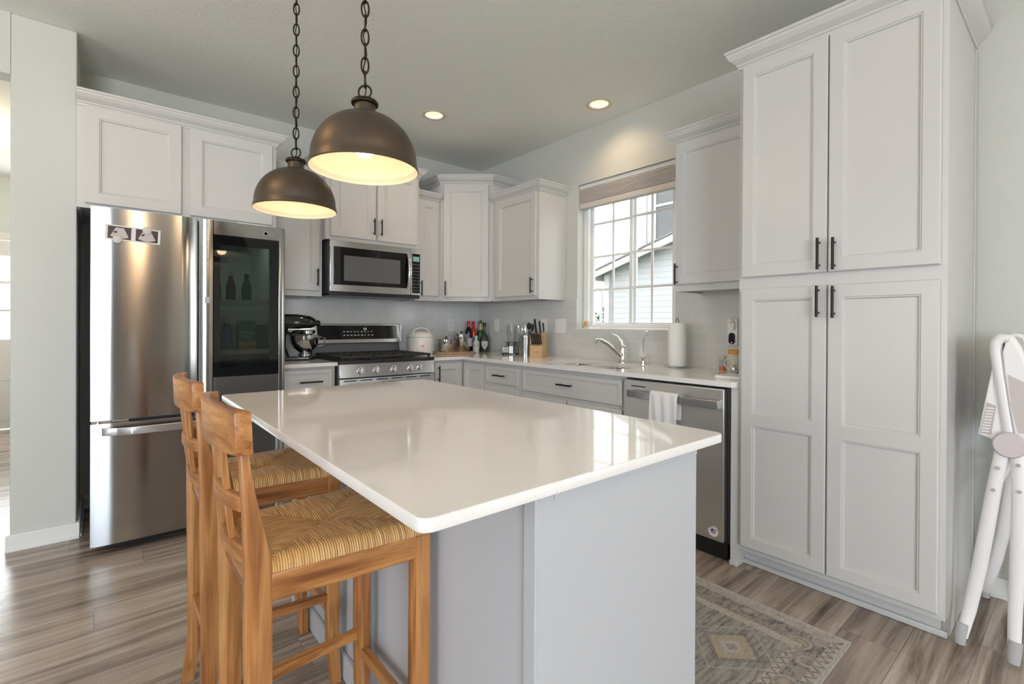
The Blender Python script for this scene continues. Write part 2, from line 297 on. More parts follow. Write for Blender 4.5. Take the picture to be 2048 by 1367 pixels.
# ------------------------------------------------------------------ mesh helpers
OFF = {}
class MB:
    def __init__(s): s.bm = bmesh.new(); s.bev = False
    def _add(s, verts, faces, T=None):
        vs = [s.bm.verts.new(T(*v) if T else v) for v in verts]
        for f in faces:
            try: s.bm.faces.new([vs[i] for i in f])
            except ValueError: pass
        return s
    def merge(s, other, T=None):
        other.verts.ensure_lookup_table(); other.verts.index_update()
        s._add([tuple(v.co) for v in other.verts], [[v.index for v in f.verts] for f in other.faces], T); other.free(); return s
    def box(s, x0, x1, y0, y1, z0, z1, bev=0, T=None, seg=2):
        v = [(x0, y0, z0), (x1, y0, z0), (x1, y1, z0), (x0, y1, z0), (x0, y0, z1), (x1, y0, z1), (x1, y1, z1), (x0, y1, z1)]
        f = [(0, 3, 2, 1), (4, 5, 6, 7), (0, 1, 5, 4), (1, 2, 6, 5), (2, 3, 7, 6), (3, 0, 4, 7)]
        if not bev: return s._add(v, f, T)
        s.bev = True; b = bmesh.new(); vs = [b.verts.new(c) for c in v]
        for q in f: b.faces.new([vs[i] for i in q])
        bmesh.ops.bevel(b, geom=b.edges[:], offset=bev, segments=seg, affect='EDGES', profile=.5)
        return s.merge(b, T)
    def lathe(s, prof, cx=0, cy=0, cz=0, n=32, T=None, caps=True):
        n = max(n, 24); V = []; Fc = []
        for r, z in prof:
            for i in range(n):
                a = 2*PI*i/n; V.append((cx+r*math.cos(a), cy+r*math.sin(a), cz+z))
        for k in range(len(prof)-1):
            for i in range(n):
                j = (i+1) % n; Fc.append((k*n+i, k*n+j, (k+1)*n+j, (k+1)*n+i))
        if caps:
            if prof[0][0] > 1e-5: Fc.append(tuple(range(n))[::-1])
            if prof[-1][0] > 1e-5: Fc.append(tuple((len(prof)-1)*n+i for i in range(n)))
        return s._add(V, Fc, T)
    def tube(s, pts, r, n=10, T=None, closed=False, caps=True, flat=1.0, up=None):
        P = [Vector(p) for p in pts]; m = len(P); rs = r if isinstance(r, (list, tuple)) else [r]*m
        n = n if n < 10 else max(n, 20); V = []; Fc = []; prev = None
        for i, p in enumerate(P):
            if closed: d = P[(i+1) % m]-P[i-1]
            else: d = P[min(i+1, m-1)]-P[max(i-1, 0)]
            d.normalize()
            if prev is None:
                a = Vector(up) if up else (Vector((0, 0, 1)) if abs(d.z) < .9 else Vector((1, 0, 0)))
            else: a = prev
            a = (a-d*a.dot(d)).normalized(); prev = a; b_ = d.cross(a)
            for k in range(n):
                t = 2*PI*k/n; V.append(tuple(p+a*(rs[i]*math.cos(t))+b_*(rs[i]*flat*math.sin(t))))
        for i in range(m if closed else m-1):
            j = (i+1) % m
            for k in range(n):
                l = (k+1) % n; Fc.append((i*n+k, i*n+l, j*n+l, j*n+k))
        if not closed and caps: Fc += [tuple(range(n))[::-1], tuple((m-1)*n+k for k in range(n))]
        return s._add(V, Fc, T)
    def cyl(s, p0, p1, r, n=16, T=None, r1=None): return s.tube([p0, p1], [r, r if r1 is None else r1], n, T)
    def prism(s, poly, h0, h1, axis=2, T=None, bev=0):
        def P(u, v, h): return {2: (u, v, h), 1: (u, h, v), 0: (h, u, v)}[axis]
        n = len(poly); V = [P(u, v, h0) for u, v in poly]+[P(u, v, h1) for u, v in poly]
        Fc = [tuple(range(n))[::-1], tuple(range(n, 2*n))]+[(i, (i+1) % n, n+(i+1) % n, n+i) for i in range(n)]
        if not bev: return s._add(V, Fc, T)
        s.bev = True; b = bmesh.new(); vs = [b.verts.new(c) for c in V]
        for q in Fc: b.faces.new([vs[i] for i in q])
        bmesh.ops.recalc_face_normals(b, faces=b.faces[:])
        bmesh.ops.bevel(b, geom=b.edges[:], offset=bev, segments=2, affect='EDGES', profile=.5)
        return s.merge(b, T)
    def sphere(s, c, r, sx=1, sy=1, sz=1, n=16, T=None):
        b = bmesh.new(); bmesh.ops.create_uvsphere(b, u_segments=n, v_segments=max(6, n//2), radius=r)
        for v in b.verts: v.co = Vector((v.co.x*sx+c[0], v.co.y*sy+c[1], v.co.z*sz+c[2]))
        return s.merge(b, T)
    def build(s, name, mat, parent=None, loc=None, smooth=True, ang=None):
        bmesh.ops.remove_doubles(s.bm, verts=s.bm.verts[:], dist=1e-6)
        bmesh.ops.recalc_face_normals(s.bm, faces=s.bm.faces[:])
        if parent is not None: off = OFF[parent.name]
        elif loc is not None: off = Vector(loc)
        else:
            vs = [v.co for v in s.bm.verts]
            off = Vector(((min(v.x for v in vs)+max(v.x for v in vs))/2, (min(v.y for v in vs)+max(v.y for v in vs))/2, min(v.z for v in vs)))
        for v in s.bm.verts: v.co -= off
        if smooth:                                                 # creases are split so that flat faces keep flat shading
            a = math.radians(ang or (20 if s.bev else 50))
            es = [e for e in s.bm.edges if len(e.link_faces) != 2 or e.calc_face_angle(0) > a]
            bmesh.ops.split_edges(s.bm, edges=es)
        me = bpy.data.meshes.new(name); s.bm.to_mesh(me); s.bm.free()
        if 'steel' in str(mat):                                    # grain direction of the brushed metal
            uv = me.uv_layers.new(name='grain'); fl = [0.0]*(2*len(me.loops))
            for lp in me.loops: c = me.vertices[lp.vertex_index].co; fl[2*lp.index] = c.x+c.y; fl[2*lp.index+1] = c.z+.001*c.x
            uv.data.foreach_set('uv', fl)
        o = bpy.data.objects.new(name, me); C.objects.link(o)
        for mm in (mat if isinstance(mat, list) else [mat]): me.materials.append(MATS[mm])
        if smooth:
            me.polygons.foreach_set('use_smooth', [True]*len(me.polygons))
        if parent is not None: o.parent = parent
        else: o.location = off
        OFF[o.name] = off
        return o
def thing(name, label, cat, loc=(0, 0, 0), group=None):
    o = bpy.data.objects.new(name, None); o.empty_display_size = .05; C.objects.link(o); o.location = loc
    o['label'] = label; o['category'] = cat
    if group: o['group'] = group
    OFF[o.name] = Vector(loc); return o
def tag(o, label, cat, group=None):
    o['label'] = label; o['category'] = cat
    if group: o['group'] = group
    return o
def struct(o): o['kind'] = 'structure'; return o
def text_mesh(name, s, size, mat, parent, origin, right, up, depth=.0004, align='LEFT'):
    cu = bpy.data.curves.new('txt', 'FONT'); cu.body = s; cu.size = size; cu.extrude = depth; cu.align_x = align; cu.resolution_u = 2
    ob = bpy.data.objects.new('txt', cu); C.objects.link(ob); dg = bpy.context.evaluated_depsgraph_get()
    me = bpy.data.meshes.new_from_object(ob.evaluated_get(dg)); bpy.data.objects.remove(ob)
    R = Vector(right).normalized(); U = Vector(up).normalized(); Nn = R.cross(U); O = Vector(origin)-OFF[parent.name]
    for v in me.vertices: v.co = O+R*v.co.x+U*v.co.y+Nn*v.co.z
    o = bpy.data.objects.new(name, me); C.objects.link(o); me.materials.clear(); me.materials.append(MATS[mat]); o.parent = parent; OFF[o.name] = OFF[parent.name]
    return o
# wall frames: u along the wall, w out into the room, z up
def TB(u, w_, z): return (u, -w_, z)            # back wall
def TR(u, w_, z): return (-w_, u, z)            # right wall (u is world y)
def TI(u, w_, z): return (u, w_, z)

def shaker(T, u0, u1, z0, z1, w0, th=.020, st=.055, rails=None, drop=.012):
    """one framed cabinet front with recessed panel(s); rails: list of extra (z0,z1) cross rails"""
    m = MB(); m.bev = True
    if u0 > u1: u0, u1 = u1, u0
    e = .004; w1 = w0+th
    def quad(p): m._add(p, [(0, 1, 2, 3)], T)
    loops = [(0, w0), (0, w1-e), (e, w1)]
    def rect(i, w_): return [(u0+i, w_, z0+i), (u1-i, w_, z0+i), (u1-i, w_, z1-i), (u0+i, w_, z1-i)]
    R = [rect(i, w_) for i, w_ in loops]
    quad(R[0])
    for k in range(2):
        for i in range(4): j = (i+1) % 4; quad([R[k][i], R[k][j], R[k+1][j], R[k+1][i]])
    holes = []; zz = z0+st
    for r0, r1 in (rails or []): holes.append((zz, r0)); zz = r1
    holes.append((zz, z1-st))
    ui0, ui1 = u0+st, u1-st
    quad([(u0+e, w1, z0+e), (ui0, w1, z0+e), (ui0, w1, z1-e), (u0+e, w1, z1-e)]); quad([(ui1, w1, z0+e), (u1-e, w1, z0+e), (u1-e, w1, z1-e), (ui1, w1, z1-e)])
    zs = [z0+e]+[q for h in holes for q in h]+[z1-e]
    for k in range(0, len(zs), 2): quad([(ui0, w1, zs[k]), (ui1, w1, zs[k]), (ui1, w1, zs[k+1]), (ui0, w1, zs[k+1])])
    for h0, h1 in holes:
        prev = [(ui0, w1, h0), (ui1, w1, h0), (ui1, w1, h1), (ui0, w1, h1)]
        for i, w_ in ((.002, w1-.003), (.007, w1-.004), (.011, w1-drop)):
            cur = [(ui0+i, w_, h0+i), (ui1-i, w_, h0+i), (ui1-i, w_, h1-i), (ui0+i, w_, h1-i)]
            for q in range(4): j = (q+1) % 4; quad([prev[q], prev[j], cur[j], cur[q]])
            prev = cur
        quad(prev)
    return m
def slab_front(T, u0, u1, z0, z1, w0, th=.019, st=.026):
    return shaker(T, u0, u1, z0, z1, w0, th, st, drop=.006)
def pull(T, u, z, w0, length=.128, vertical=True):
    m = MB(); h = length/2; s = .0055; wc = w0+.030
    if vertical:
        m.cyl((u, wc, z-h), (u, wc, z+h), s, 10, T)
        for q in (-h*.72, h*.72): m.cyl((u, w0, z+q), (u, wc, z+q), .0042, 8, T)
    else:
        m.cyl((u-h, wc, z), (u+h, wc, z), s, 10, T)
        for q in (-h*.72, h*.72): m.cyl((u+q, w0, z), (u+q, wc, z), .0042, 8, T)
    return m
CROWN = [(0, 0), (.006, 0), (.008, .010), (.014, .014), (.014, .022), (.022, .028), (.036, .040), (.048, .058), (.050, .066), (.056, .068), (.056, .080), (0, .080)]
def crown(path, z, h=.08):
    """sweep the crown profile along a plan path (x,y); outwards is to the right of travel"""
    m = MB(); P = [Vector(p) for p in path]; n = len(P); V = []; Fc = []; k = len(CROWN)
    for i, p in enumerate(P):
        ds = []
        if i > 0: ds.append((P[i]-P[i-1]).normalized())
        if i < n-1: ds.append((P[i+1]-P[i]).normalized())
        ns = [Vector((d.y, -d.x)) for d in ds]
        b = sum(ns, Vector((0, 0))).normalized(); sc_ = 1/max(.3, b.dot(ns[0]))
        for o, u in CROWN: q = p+b*(o*sc_); V.append((q.x, q.y, z+u*h/.08))
    for i in range(n-1):
        for j in range(k): l = (j+1) % k; Fc.append((i*k+j, i*k+l, (i+1)*k+l, (i+1)*k+j))
    Fc += [tuple(range(k)), tuple((n-1)*k+j for j in range(k))[::-1]]
    return m._add(V, Fc)
# ================================================================== THE SETTING
m = MB(); m.box(-7.5, 0, -8, 3.5, FLOOR-.05, FLOOR); struct(m.build('floor', 'plank_floor', loc=(0, 0, FLOOR)))
m = MB(); m.box(-7.5, .15, -8, 3.6, CEIL, CEIL+.14); ceil_ob = struct(m.build('ceiling', 'ceiling_paint', loc=(0, 0, CEIL), smooth=False))
CANS = ((-1.067, -.876), (-.277, -1.793))
for x, y in CANS:                                                  # bored for the recessed lamps
    m = MB(); m.cyl((x, y, CEIL-.02), (x, y, CEIL+.08), .066, 40); ct = m.build('cutter', 'ceiling_paint', loc=(0, 0, 0))
    md = ceil_ob.modifiers.new('bore', 'BOOLEAN'); md.operation = 'DIFFERENCE'; md.object = ct; md.solver = 'EXACT'
    me = bpy.data.meshes.new_from_object(ceil_ob.evaluated_get(bpy.context.evaluated_depsgraph_get())); ceil_ob.modifiers.clear(); ceil_ob.data = me; bpy.data.objects.remove(ct)
m = MB(); m.box(-3.06, .15, 0, .12, FLOOR-.05, CEIL); struct(m.build('wall_back', 'wall_paint'))
WY0, WY1, WZ0, WZ1 = -2.235, -1.345, 1.152, 2.322
m = MB(); m.box(0, .15, -5.2, WY0, FLOOR-.05, CEIL); m.box(0, .15, -8, -7.2, FLOOR-.05, CEIL); m.box(0, .15, -7.2, -5.2, 2.3, CEIL); m.box(0, .15, WY1, 0, FLOOR-.05, CEIL); m.box(0, .15, WY0, WY1, FLOOR-.05, WZ0); m.box(0, .15, WY0, WY1, WZ1, CEIL)
struct(m.build('wall_right', 'wall_paint'))
m = MB(); m.box(-3.31, -3.06, -.53, 3.5, FLOOR-.05, CEIL, .006)
m.box(-4.7, -3.31, -.53, -.41, 2.44, CEIL); m.box(-7.5, -4.7, -.53, -.41, FLOOR-.05, CEIL); m.box(-4.82, -4.7, -.41, 3.5, FLOOR-.05, CEIL)
struct(m.build('wall_left', 'wall_paint'))
m = MB(); m.box(-4.82, -4.42, 3.5, 3.6, FLOOR-.05, CEIL); m.box(-3.46, -3.06, 3.5, 3.6, FLOOR-.05, CEIL); m.box(-4.42, -3.46, 3.5, 3.6, 2.08, CEIL)
struct(m.build('wall_hall', 'wall_paint'))
m = MB()                                                           # behind the camera: window wall of the living area
for b in ((-7.5, -5.5, FLOOR, CEIL), (-3.7, .15, FLOOR, CEIL), (-5.5, -3.7, FLOOR, .65), (-5.5, -3.7, 2.25, CEIL)): m.box(b[0], b[1], -8.1, -8, b[2]-.05 if b[2] == FLOOR else b[2], b[3])
struct(m.build('wall_front', 'wall_paint'))
m = MB(); m.box(-3.68, -1.85, -7.9995, -7.97, FLOOR+.001, CEIL-.001); struct(m.build('reflection_panel', 'reflection_dark'))  # unseen dark panel, added so the refrigerator door reflects dark

m = MB()
for b in ((-8, -5.1, FLOOR-.05, CEIL), (-2.1, -.41, FLOOR-.05, CEIL), (-5.1, -2.1, FLOOR-.05, .6), (-5.1, -2.1, 2.3, CEIL)): m.box(-7.6, -7.5, *b)
struct(m.build('wall_living', 'wall_paint'))
# backsplash tile
m = MB(); m.box(-2.10, -.008, -.008, -.0005, CT, 1.42); struct(m.build('trim_1', 'tile_back', loc=(0, 0, 0)))
m = MB(); m.box(-.008, -.0005, WY1, -.0005, CT, 1.40); m.box(-.008, -.0005, WY0, WY1, CT, WZ0-.004); m.box(-.008, -.0005, -2.944, WY0, CT, 1.42)
struct(m.build('trim_2', 'tile_right', loc=(0, 0, 0)))
def baseboard(name, *boxes):
    m = MB()
    for x0, x1, y0, y1, face in boxes:
        m.box(x0, x1, y0, y1, FLOOR, FLOOR+.085, .003)
        e = .008; q = {'-y': (x0, x1, y0-e, y0+.004), '-x': (x0-e, x0+.004, y0, y1), '+x': (x1-.004, x1+e, y0, y1)}[face]
        m.box(*q, FLOOR, FLOOR+.018, .003)
    struct(m.build(name, 'trim_white'))
baseboard('baseboard_right', (-.014, -.0005, -5.2, -3.70, '-x'))
baseboard('baseboard_left', (-3.325, -3.046, -.545, -.5305, '-y'), (-3.0595, -3.046, -.53, -.015, '+x'))
baseboard('baseboard_back', (-3.045, -2.11, -.014, -.0005, '-y'))

# kitchen window
win = MB(); FX0, FX1 = .075, .135
def wbar(y0, y1, z0, z1, x0=FX0, x1=FX1, b=.004): win.box(x0, x1, y0, y1, z0, z1, b)
wbar(WY0+.001, WY0+.05, WZ0+.016, WZ1-.001); wbar(WY1-.05, WY1-.001, WZ0+.016, WZ1-.001); wbar(WY0+.05, WY1-.05, WZ1-.05, WZ1-.001); wbar(WY0+.05, WY1-.05, WZ0+.016, WZ0+.045)
wf = struct(win.build('window_1', 'vinyl_white'))
def sash(y0, y1, x0, x1, n):
    s = MB(); t = .028
    s.box(x0, x1, y0, y0+t, WZ0+.046, WZ1-.051, .003); s.box(x0, x1, y1-t, y1, WZ0+.046, WZ1-.051, .003)
    s.box(x0, x1, y0+t, y1-t, WZ0+.046, WZ0+.046+t*.45, .003); s.box(x0, x1, y0+t, y1-t, WZ1-.051-t, WZ1-.051, .003)
    ym = (y0+y1)/2; xm = (x0+x1)/2
    s.box(xm-.0055, xm+.0055, ym-.008, ym+.008, WZ0+.06, WZ1-.07)
    for k in (1, 2, 3):
        zz = WZ0+.055+k*.267; s.box(xm-.006, xm+.006, y0+t, y1-t, zz-.008, zz+.008)
    o = s.build('sash', 'vinyl_white', wf)
    g = MB(); g.box(xm-.002, xm+.002, y0+t, y1-t, WZ0+.058, WZ1-.079); g.build('window_pane', 'window_glass', o)
YM = -1.815
sash(YM-.022, WY1-.051, .108, .130, 0); sash(WY0+.051, YM+.022, .082, .104, 1)
m = MB(); m.box(.012, .075, WY0+.001, WY1-.001, WZ0+.0005, WZ0+.014, .003); struct(m.build('trim_3', 'trim_white'))
# pleated blind, drawn up
bl = thing('cellular_blind', 'pale grey pleated blind drawn up at the head of the kitchen window', 'blind', (.04, (WY0+WY1)/2, 2.14))
m = MB(); m.box(.016, .066, WY0+.004, WY1-.004, WZ1-.034, WZ1-.003, .003); m.build('head_rail', 'plastic_white', bl)
m = MB(); n = 7; z0, z1 = 2.172, WZ1-.036
pts = []
for k in range(n):
    zz = z0+(z1-z0)*k/n; h = (z1-z0)/n; pts += [(.026, zz), (.012, zz+h*.5)]
pts += [(.022, z1)]; poly = pts+[(.060, z1), (.060, z0)]
m.prism([(a, b) for a, b in poly], WY0+.006, WY1-.006, axis=1); m.build('pleats', 'blind_fabric', bl, ang=10)
m = MB(); m.box(.014, .064, WY0+.005, WY1-.005, 2.128, 2.172, .006); m.build('bottom_rail', 'blind_fabric', bl)

# hall front door
m = MB(); X0, X1 = -4.39, -3.49; Y = 3.45
m.box(X0, X1, Y, Y+.045, FLOOR+.01, 1.0); m.box(X0, X1, Y, Y+.045, 1.90, 2.06); m.box(X0, X0+.14, Y, Y+.045, 1.0, 1.90); m.box(X1-.14, X1, Y, Y+.045, 1.0, 1.90)
for a, b in ((1.30, 1.325), (1.60, 1.625)): m.box(X0+.14, X1-.14, Y+.005, Y+.04, a, b)
for q in (1/3, 2/3): xx = X0+.14+(X1-X0-.28)*q; m.box(xx-.01, xx+.01, Y+.006, Y+.039, 1.0, 1.9)
for px0, px1 in ((X0+.12, (X0+X1)/2-.05), ((X0+X1)/2+.05, X1-.12)):
    for pz0, pz1 in ((.13, .50), (.56, .88)):
        m.box(px0, px1, Y-.006, Y+.001, pz0, pz1, .005); 
d1 = struct(m.build('door_1', 'door_paint'))
m = MB(); m.box(X0+.14, X1-.14, Y+.02, Y+.024, 1.0, 1.90); m.build('door_glass', 'window_glass', d1)
m = MB(); m.sphere((X0+.08, Y-.04, .98), .028); m.cyl((X0+.08, Y-.04, .98), (X0+.08, Y, .98), .012); m.build('door_knob', 'chrome', d1)
m = MB(); m.box(X0-.08, X0-.01, 3.435, 3.4995, FLOOR, 2.15, .004); m.box(X1+.01, X1+.08, 3.435, 3.4995, FLOOR, 2.15, .004); m.box(X0-.08, X1+.08, 3.435, 3.4995, 2.07, 2.15, .004); struct(m.build('trim_4', 'door_paint'))

# outside
m = MB(); m.box(.2, 40, -25, 35, -.45, -.40); struct(m.build('ground', 'grass'))
nh = thing('neighbor_house', 'white sided neighbouring house seen through the kitchen window', 'house', (6.5, -1, -.4))
m = MB(); ap = -3.0; rise = .29; za = 2.32+rise*(3.05-ap)
yl = 2.80; zl = 2.40
m.prism([(yl, -.4), (ap*2-yl, -.4), (ap*2-yl, zl), (ap, zl+rise*(yl-ap)), (yl, zl)], 5.5, 9, axis=0); m.build('garage_wall', 'siding', nh)
m = MB()
for s_ in (1, -1):
    a = (3.10, 2.30); b = (ap, za+.02)
    f = lambda p: (p[0] if s_ > 0 else 2*ap-p[0], p[1])
    m.prism([f(a), f(b), f((b[0], b[1]+.035)), f((a[0], a[1]+.035))], 5.2, 9.3, axis=0)
m.build('roof', 'roof_shingle', nh)
m = MB()
for s_ in (1, -1):
    f = lambda p: (p[0] if s_ > 0 else 2*ap-p[0], p[1])
    m.prism([f((3.08, 2.17)), f((ap, za-.14)), f((ap, za+.015)), f((3.08, 2.295))], 5.22, 5.26, axis=0)
m.build('rake_board', 'exterior_trim', nh)
m = MB(); m.box(5.44, 5.52, 2.70, 2.83, -.4, 2.28); m.build('corner_board', 'exterior_trim', nh)
m = MB(); m.box(5.2, 9.3, 3.05, 3.17, 2.17, 2.30, .02); m.build('gutter', 'exterior_trim', nh)
m = MB(); m.tube([(5.28, 3.10, 2.18), (5.28, 3.08, 2.05), (5.34, 2.98, 1.98), (5.42, 2.90, 1.95), (5.42, 2.89, 1.85), (5.42, 2.89, -.35)], .04, 8); m.build('downspout', 'exterior_trim', nh)
m = MB(); m.box(8, 14, -9, 3.62, -.4, 6.2); m.build('upper_wall', 'siding', nh)
m = MB(); m.box(7.95, 8.02, 3.50, 3.66, -.4, 6.2); m.build('tower_corner', 'exterior_trim', nh)
hw = MB(); hw.box(7.93, 8.01, 1.85, 3.27, 3.15, 3.25); hw.box(7.93, 8.01, 3.19, 3.29, 3.15, 5.3); hw.box(7.93, 8.01, 1.83, 1.93, 3.15, 5.3); hw.box(7.93, 8.01, 1.9, 3.2, 4.22, 4.28); hw.box(7.93, 8.01, 2.56, 2.60, 4.28, 5.3)
hwo = hw.build('house_window', 'exterior_trim', nh)
m = MB(); m.box(7.96, 7.985, 1.93, 3.19, 3.25, 5.3); m.build('house_glass', 'dark_grey', hwo)
random.seed(3)
for i, (x, y, h, lab) in enumerate(((14, 9.2, 2.2, 'low green tree beyond the corner of the neighbouring house, nearest the downspout'), (17, 12.6, 1.9, 'low green tree far behind the neighbouring house, left of the other tree'))):
    t = thing('tree', lab, 'tree', (x, y, -.4), 'trees beyond the neighbouring house')
    m = MB(); m.cyl((x, y, -.4), (x, y, .6), .12, 8, None, .08); m.build('trunk', 'bark', t)
    b = bmesh.new()
    for k in range(420):
        a, c, r = random.uniform(0, 2*PI), random.uniform(-1, 1), random.uniform(.4, 1)**.5
        p = Vector((x+.95*r*math.cos(a)*math.sqrt(1-c*c), y+.95*r*math.sin(a)*math.sqrt(1-c*c), h*.55+h*.42*r*c))
        R_ = Matrix.Rotation(random.uniform(0, 6), 3, 'Z') @ Matrix.Rotation(random.uniform(-1, 1), 3, 'X')
        vs = [b.verts.new(p+R_ @ Vector(q)) for q in ((-.12, 0, 0), (0, .06, .02), (.12, 0, 0), (0, -.06, .02))]; b.faces.new(vs)
    m = MB(); m.merge(b); m.build('foliage', 'leaf', t, smooth=False)

# ================================================================== CABINETS
def body_box(m, T, u0, u1, z0, z1, d, open_bottom=True):
    if u0 > u1: u0, u1 = u1, u0
    if open_bottom:
        m.box(u0, u1, .002, d, z0+.014, z1, 0, T); m.box(u0, u1, d-.019, d, z0, z0+.0145, 0, T)
        m.box(u0, u0+.014, .002, d-.018, z0, z0+.0145, 0, T); m.box(u1-.014, u1, .002, d-.018, z0, z0+.0145, 0, T)
    else: m.box(u0, u1, .002, d, z0, z1, 0, T)
def cabinet(name, label, T, u0, u1, z0, z1, d, doors, crown_path=None, crown_z=None, crown_h=.075, group=None, mat='cabinet_white'):
    c = T((u0+u1)/2, d/2, z0); t = thing(name, label, 'cabinet', c, group)
    m = MB(); body_box(m, T, u0, u1, z0, z1, d); m.build('cabinet_body', mat, t)
    for dd in doors: front(t, T, d, mat=mat, **dd)
    if crown_path: crown(crown_path, crown_z, crown_h).build('crown_molding', mat, t, ang=10)
    return t
def front(t, T, d, u, z, kind='door', pull_at=None, vertical=True, rails=None, st=.057, mat='cabinet_white', plen=.128):
    m = shaker(T, u[0], u[1], z[0], z[1], d+.001, st=st, rails=rails) if kind == 'door' else slab_front(T, u[0], u[1], z[0], z[1], d+.001)
    o = m.build(kind, mat, t)
    if pull_at: pull(T, pull_at[0], pull_at[1], d+.020, plen, vertical).build('handle', 'black_pull', o)
    return o
UZ = 1.395; D = .305
FD = .61
cabinet('wall_cabinet', 'wide white two-door cabinet above the refrigerator', TB, -3.059, -2.09, 1.80, 2.36, FD,
        [dict(u=(-3.026, -2.603), z=(1.823, 2.336)), dict(u=(-2.56, -2.115), z=(1.823, 2.336))], [(-3.059, -FD), (-2.09, -FD), (-2.09, -.003)], 2.335, .075)
cabinet('wall_cabinet', 'white upper cabinet between the refrigerator and the microwave', TB, -2.088, -1.692, UZ, 2.29, D,
        [dict(u=(-2.065, -1.712), z=(1.435, 2.268), pull_at=(-1.735, 1.535))], [(-2.088, -D), (-1.692, -D)], 2.265, .07)
MD = .375
cabinet('wall_cabinet', 'white two-door cabinet directly above the microwave', TB, -1.690, -.912, 1.822, 2.44, MD,
        [dict(u=(-1.655, -1.303), z=(1.848, 2.415), pull_at=(-1.325, 1.95)), dict(u=(-1.287, -.935), z=(1.848, 2.415), pull_at=(-1.265, 1.95))],
        [(-1.690, -.003), (-1.690, -MD), (-.912, -MD), (-.912, -.003)], 2.415, .075)
cabinet('wall_cabinet', 'narrow white upper cabinet between microwave and corner cabinet', TB, -.910, -.662, UZ, 2.29, D,
        [dict(u=(-.885, -.685), z=(1.435, 2.268), pull_at=(-.866, 1.50))], [(-.910, -D), (-.662, -D)], 2.265, .07)
# diagonal corner cabinet
A, B = Vector((-.660, -.315)), Vector((-.315, -.612))
cc = thing('corner_cabinet', 'tall white angled corner cabinet in the corner of the two tiled walls', 'cabinet', (-.3, -.3, UZ))
m = MB(); m.prism([(-.002, -.002), (-.660, -.002), tuple(A), tuple(B), (-.002, -.612)], UZ+.012, 2.45)
dA = (B-A).normalized(); nA = Vector((dA.y, -dA.x))
def TD(u, w_, z): p = A+dA*u+nA*w_; return (p.x, p.y, z)
Ld = (B-A).length; m.box(0.001, Ld-.001, -.019, 0, UZ, UZ+.0125, 0, TD); m.build('cabinet_body', 'cabinet_white', cc)
front(cc, TD, 0, (.028, Ld-.028), (1.43, 2.425), pull_at=(.050, 1.505))
crown([(-.660, -.003), tuple(A), tuple(B), (-.003, -.612)], 2.425, .08).build('crown_molding', 'cabinet_white', cc, ang=10)
cabinet('wall_cabinet', 'white upper cabinet between the corner cabinet and the window', TR, -.614, -1.215, UZ, 2.28, D,
        [dict(u=(-.68, -1.192), z=(1.425, 2.255), pull_at=(-1.165, 1.505))], [(-D, -.614), (-D, -1.215), (-.003, -1.215)], 2.255, .075)
cabinet('wall_cabinet', 'white upper cabinet between the window and the tall pantry', TR, -2.414, -2.942, 1.395, 2.30, D,
        [dict(u=(-2.424, -2.90), z=(1.435, 2.275), pull_at=(-2.442, 1.495))], [(-.003, -2.414), (-D, -2.414), (-D, -2.942)], 2.275, .075)
# pantry
PY0, PY1 = -2.945, -3.697
pn = thing('pantry_cabinet', 'tall white four-door pantry cabinet right of the dishwasher', 'cabinet', (-.3, -3.32, FLOOR))
m = MB(); m.box(-.61, -.002, PY1, PY0, .125, 2.44); m.box(-.53, -.002, PY1, PY1+.019, FLOOR+.001, .126); m.build('cabinet_body', 'cabinet_white', pn)
m = MB(); m.box(-.535, -.51, PY1+.02, PY0, FLOOR+.001, .126); m.box(-.552, -.534, PY1+.001, PY0, FLOOR+.001, FLOOR+.024, .004); m.build('toe_kick', 'cabinet_white', pn)
m = MB(); m.box(-.020, -.0065, PY1-.006, PY1-.0005, FLOOR+.09, 2.41); m.build('scribe_strip', 'cabinet_white', pn)
m = MB(); m.box(-.0060, -.0012, PY1-.004, PY1-.0005, FLOOR+.09, 2.41); m.build('scribe_gap', 'dark_gap', pn)
m = MB(); m.box(-.61, -.30, PY0+.001, PY0+.036, FLOOR+.001, CT-.028); m.box(-.622, -.545, PY0-.004, PY0+.037, FLOOR+.001, FLOOR+.025, .004); m.build('filler_panel', 'cabinet_white', pn)
for u, z, pz, pu in (((-2.963, -3.3175), (1.4205, 2.411), 1.497, -3.292), ((-3.3225, -3.6785), (1.4205, 2.411), 1.492, -3.348), ((-2.963, -3.3175), (.150, 1.367), 1.297, -3.290), ((-3.3225, -3.6785), (.150, 1.367), 1.293, -3.348)):
    front(pn, TR, .61, u, z, pull_at=(pu, pz), rails=[(.728, .785)] if z[0] < 1 else None, plen=.132, st=.052)
crown([(-.003, PY0), (-.61, PY0), (-.61, PY1), (-.003, PY1)], 2.415, .085).build('crown_molding', 'cabinet_white', pn, ang=10)

